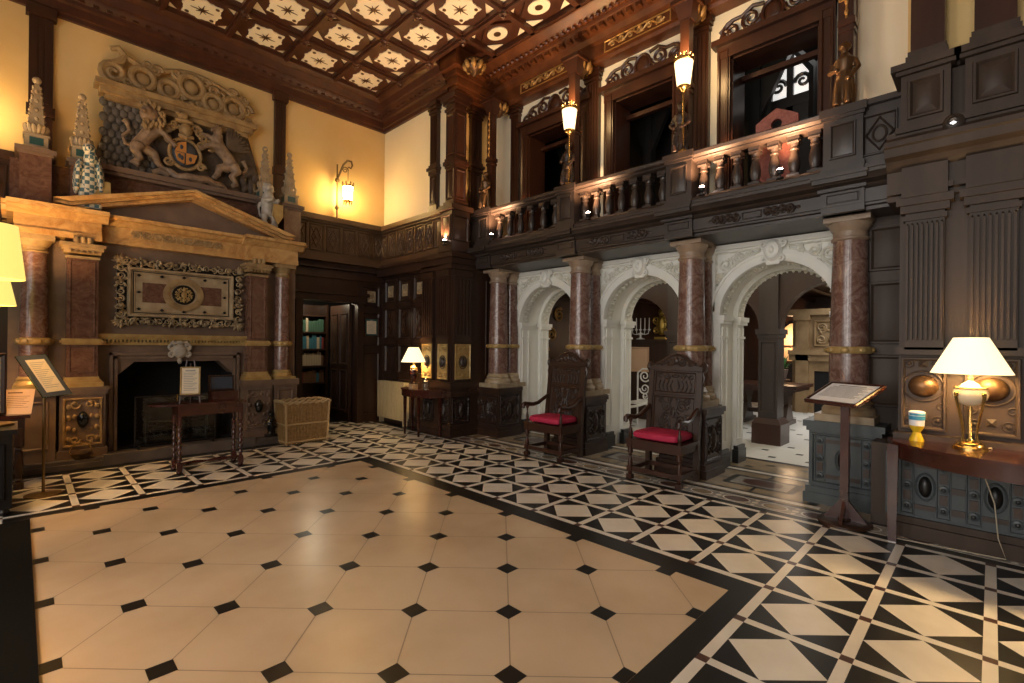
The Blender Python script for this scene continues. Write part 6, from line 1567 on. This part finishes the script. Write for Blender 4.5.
for sg in (-1, 1): p.spiral(sg * .10, .40, .09, 1.5, 0, sg, .022, .03); p.spiral(sg * .09, .18, .08, 1.5, 0, -sg, .022, .03)
p.build('carving', 'gold_leaf', t)
t = thing('iron_chair', 'white scrolled metal chair seen through the middle arch', 'chair', (8.2, 4.75, 0))
p = MB(FX(8.45, 4.60, 0))
p.tube([(-.30, 0, 0), (-.30, 1.0, 0), (-.2, 1.08, 0), (.2, 1.08, 0), (.30, 1.0, 0), (.30, 0, 0)], .016, 8)
for sg in (-1, 1):
    p.spiral(sg * .15, .94, .12, 1.6, 0, sg, .016, 0); p.spiral(sg * .15, .70, .11, 1.6, PI, -sg, .016, 0); p.spiral(sg * .13, .56, .07, 1.5, 0, sg, .014, 0); p.tube([(sg * .03, .5, 0), (sg * .03, 1.06, 0)], .012, 6)
p.tube([(-.30, .48, 0), (.30, .48, 0)], .012, 8); p.build('scrolled_back', 'white_metal', t)
p = MB(FX(8.45, 4.60, 0)); p.box(-.31, .31, .44, .47, 0, .42); p.build('seat', 'white_metal', t)
for u in (-.29, .29): p = MB(FX(8.45, 4.60, 0)); p.tube([(u, .44, .40), (u, 0, .43)], .013, 8); p.build('leg', 'white_metal', t)
t = thing('rope_barrier', 'white rope slung between two thin posts behind the armchairs', 'rope', (7.3, 4.3, 0))
p = MB(); p.tube([(7.3, 4.62 - .75 * k / 16, .46 + .22 * (k / 16) - .06 * math.sin(PI * k / 16)) for k in range(17)], .022, 8); p.build('rope', 'rope_white', t)
for y in (4.62, 3.87): p = MB(FZ(7.3, y, 0)); p.lathe([(.12, 0), (.12, .015), (.018, .03), (.018, .70), (.03, .72), (.0, .75)], seg=16); p.build('post', 'iron', t)
# carved panel at the end of the corridor
t = thing('carved_panel', 'dark panel with golden carved scrolls through the furthest arch', 'panel', (8.2, 6.95, 1.2))
p = MB(FY(7.0, 8.0)); p.box(-.6, 1.6, .2, 2.6, 0, .05); p.rect_frame(-.6, 1.6, .2, 2.6, .08, .05, .05); p.build('board', 'oak', t)
p = MB(FY(6.95, 8.0)); p.spiral(-.1, 2.05, .18, 1.8, 0, 1, .03, .03); p.spiral(.25, 1.75, .16, 1.8, PI, -1, .03, .03); p.spiral(.0, 1.40, .15, 1.8, 0, 1, .028, .03); p.spiral(.5, 2.2, .16, 1.8, 1, 1, .03, .03); p.ell((.15, 2.3, .03), (.10, .12, .04), 12, 8); p.build('scrollwork', 'gilt_carving', t)
# light tracery seen through the right gallery door
w = MB(); w.box(7.36, 7.5, -.6, 6.45, 3.05, 4.40); w.box(7.36, 7.5, -.6, 6.45, 5.62, 5.8); w.box(7.36, 7.5, 2.92, 6.45, 4.40, 5.62); w.box(7.36, 7.5, -.6, 1.02, 4.40, 5.62); struct(w.build('wall_gallery_inner', 'oak_black'))
w = MB(FX(7.40))
for k in range(3):
    u = -2.90 + k * .63; w.prism([(u, 4.86), (u + .58, 4.86), (u + .58, 5.2), (u + .46, 5.46), (u + .29, 5.58), (u + .12, 5.46), (u, 5.2)], 0, .02)
wd = struct(w.build('window_2', 'daylit_glass'))
w = MB(FX(7.37))
for k in range(3):
    u = -2.90 + k * .63; w.tube([(u, 4.40, .02), (u, 5.2, .02), (u + .29, 5.62, .02), (u + .58, 5.2, .02), (u + .58, 4.40, .02)], .075, 6); w.box(u, u + .58, 4.78, 4.92, 0, .06); w.box(u + .25, u + .33, 4.4, 5.6, 0, .05); w.spiral(u + .14, 5.1, .10, 1.4, 0, 1, .028, .02); w.spiral(u + .44, 5.1, .10, 1.4, PI, -1, .028, .02); w.box(u, u + .58, 4.5, 4.58, 0, .06)
w.box(-2.92, -1.0, 4.38, 4.90, -.02, .05); w.build('tracery', 'oak_black', wd)
w = MB()
for y in (.9, 2.28, 3.85, 5.4): w.box(6.85, 7.0, y - .07, y + .07, 3.05, 5.76); w.prism([(y - .06, 4.55), (y - .42, 5.3), (y - .42, 5.5), (y + .42, 5.5), (y + .42, 5.3), (y + .06, 4.55)], 6.88, 6.97, 'x'); w.box(6.85, 7.0, y - .5, y + .5, 5.5, 5.66)
struct(w.build('trim_29', 'oak_black'), 'dark timber posts of the gallery corridor')
# ------------------------------------------------------------------ window wall opposite the arcade and the wall behind
WIN = [(-1.9, -.6), (.3, 1.7), (2.7, 4.1), (5.0, 6.3)]
WES = [60, 115, 85, 25]
w = MB(); ys = [-3.2]
for a, b in WIN: ys += [a, b]
ys.append(8.8)
for k in range(0, len(ys), 2): w.box(-3.45, -3.2, ys[k], ys[k + 1], 0, 6.2)
for a, b in WIN: w.box(-3.45, -3.2, a, b, 0, .9); w.box(-3.45, -3.2, a, b, 4.7, 6.2)
struct(w.build('wall_windows', 'oak'))
for k, (a, b) in enumerate(WIN):
    f = MB()
    for y in (a + .03, (a + b) / 2, b - .03): f.box(-3.38, -3.28, y - .035, y + .035, .9, 4.7)
    for z in (.93, 2.6, 4.67): f.box(-3.38, -3.28, a, b, z - .035, z + .035)
    struct(f.build('window_%d' % (k + 3), 'white_stone'))
w = MB(); w.box(-3.45, 6.2, -3.2, -2.95, 0, 6.2); struct(w.build('wall_front', 'oak'))
def area(name, loc, rot, sx, sy, e, col):
    l = bpy.data.lights.new(name, 'AREA'); l.shape = 'RECTANGLE'; l.size = sx; l.size_y = sy; l.energy = e; l.color = col
    o = bpy.data.objects.new(name, l); COL.objects.link(o); o.location = loc; o.rotation_euler = rot; return o
WE = 150
for k, (a, b) in enumerate(WIN):
    area('window_daylight', (-3.5, (a + b) / 2, 2.8), (0, -PI / 2, 0), 3.7, b - a, WES[k], (1, .955, .89))
area('far_room_daylight', (11.5, 1.2, 2.66), (0, 0, 0), 4.0, 3.0, 90, (1, .97, .92))
area('corridor_daylight', (7.5, 2.6, 2.78), (0, 0, 0), .9, 6.0, 22, (1, .84, .62))
area('gallery_skylight', (7.3, 1.6, 5.6), (0, .3, 0), 1.4, 2.0, 12, (1, .97, .92))
lamp_light('library_lamp', (4.0, 9.3, 2.4), 14, (1, .85, .6), .05)
wd = bpy.data.worlds.new('world'); sc.world = wd; wd.use_nodes = True
bg = wd.node_tree.nodes['Background']; bg.inputs['Color'].default_value = (.8, .88, 1, 1); bg.inputs['Strength'].default_value = .12
sc.view_settings.exposure = .56
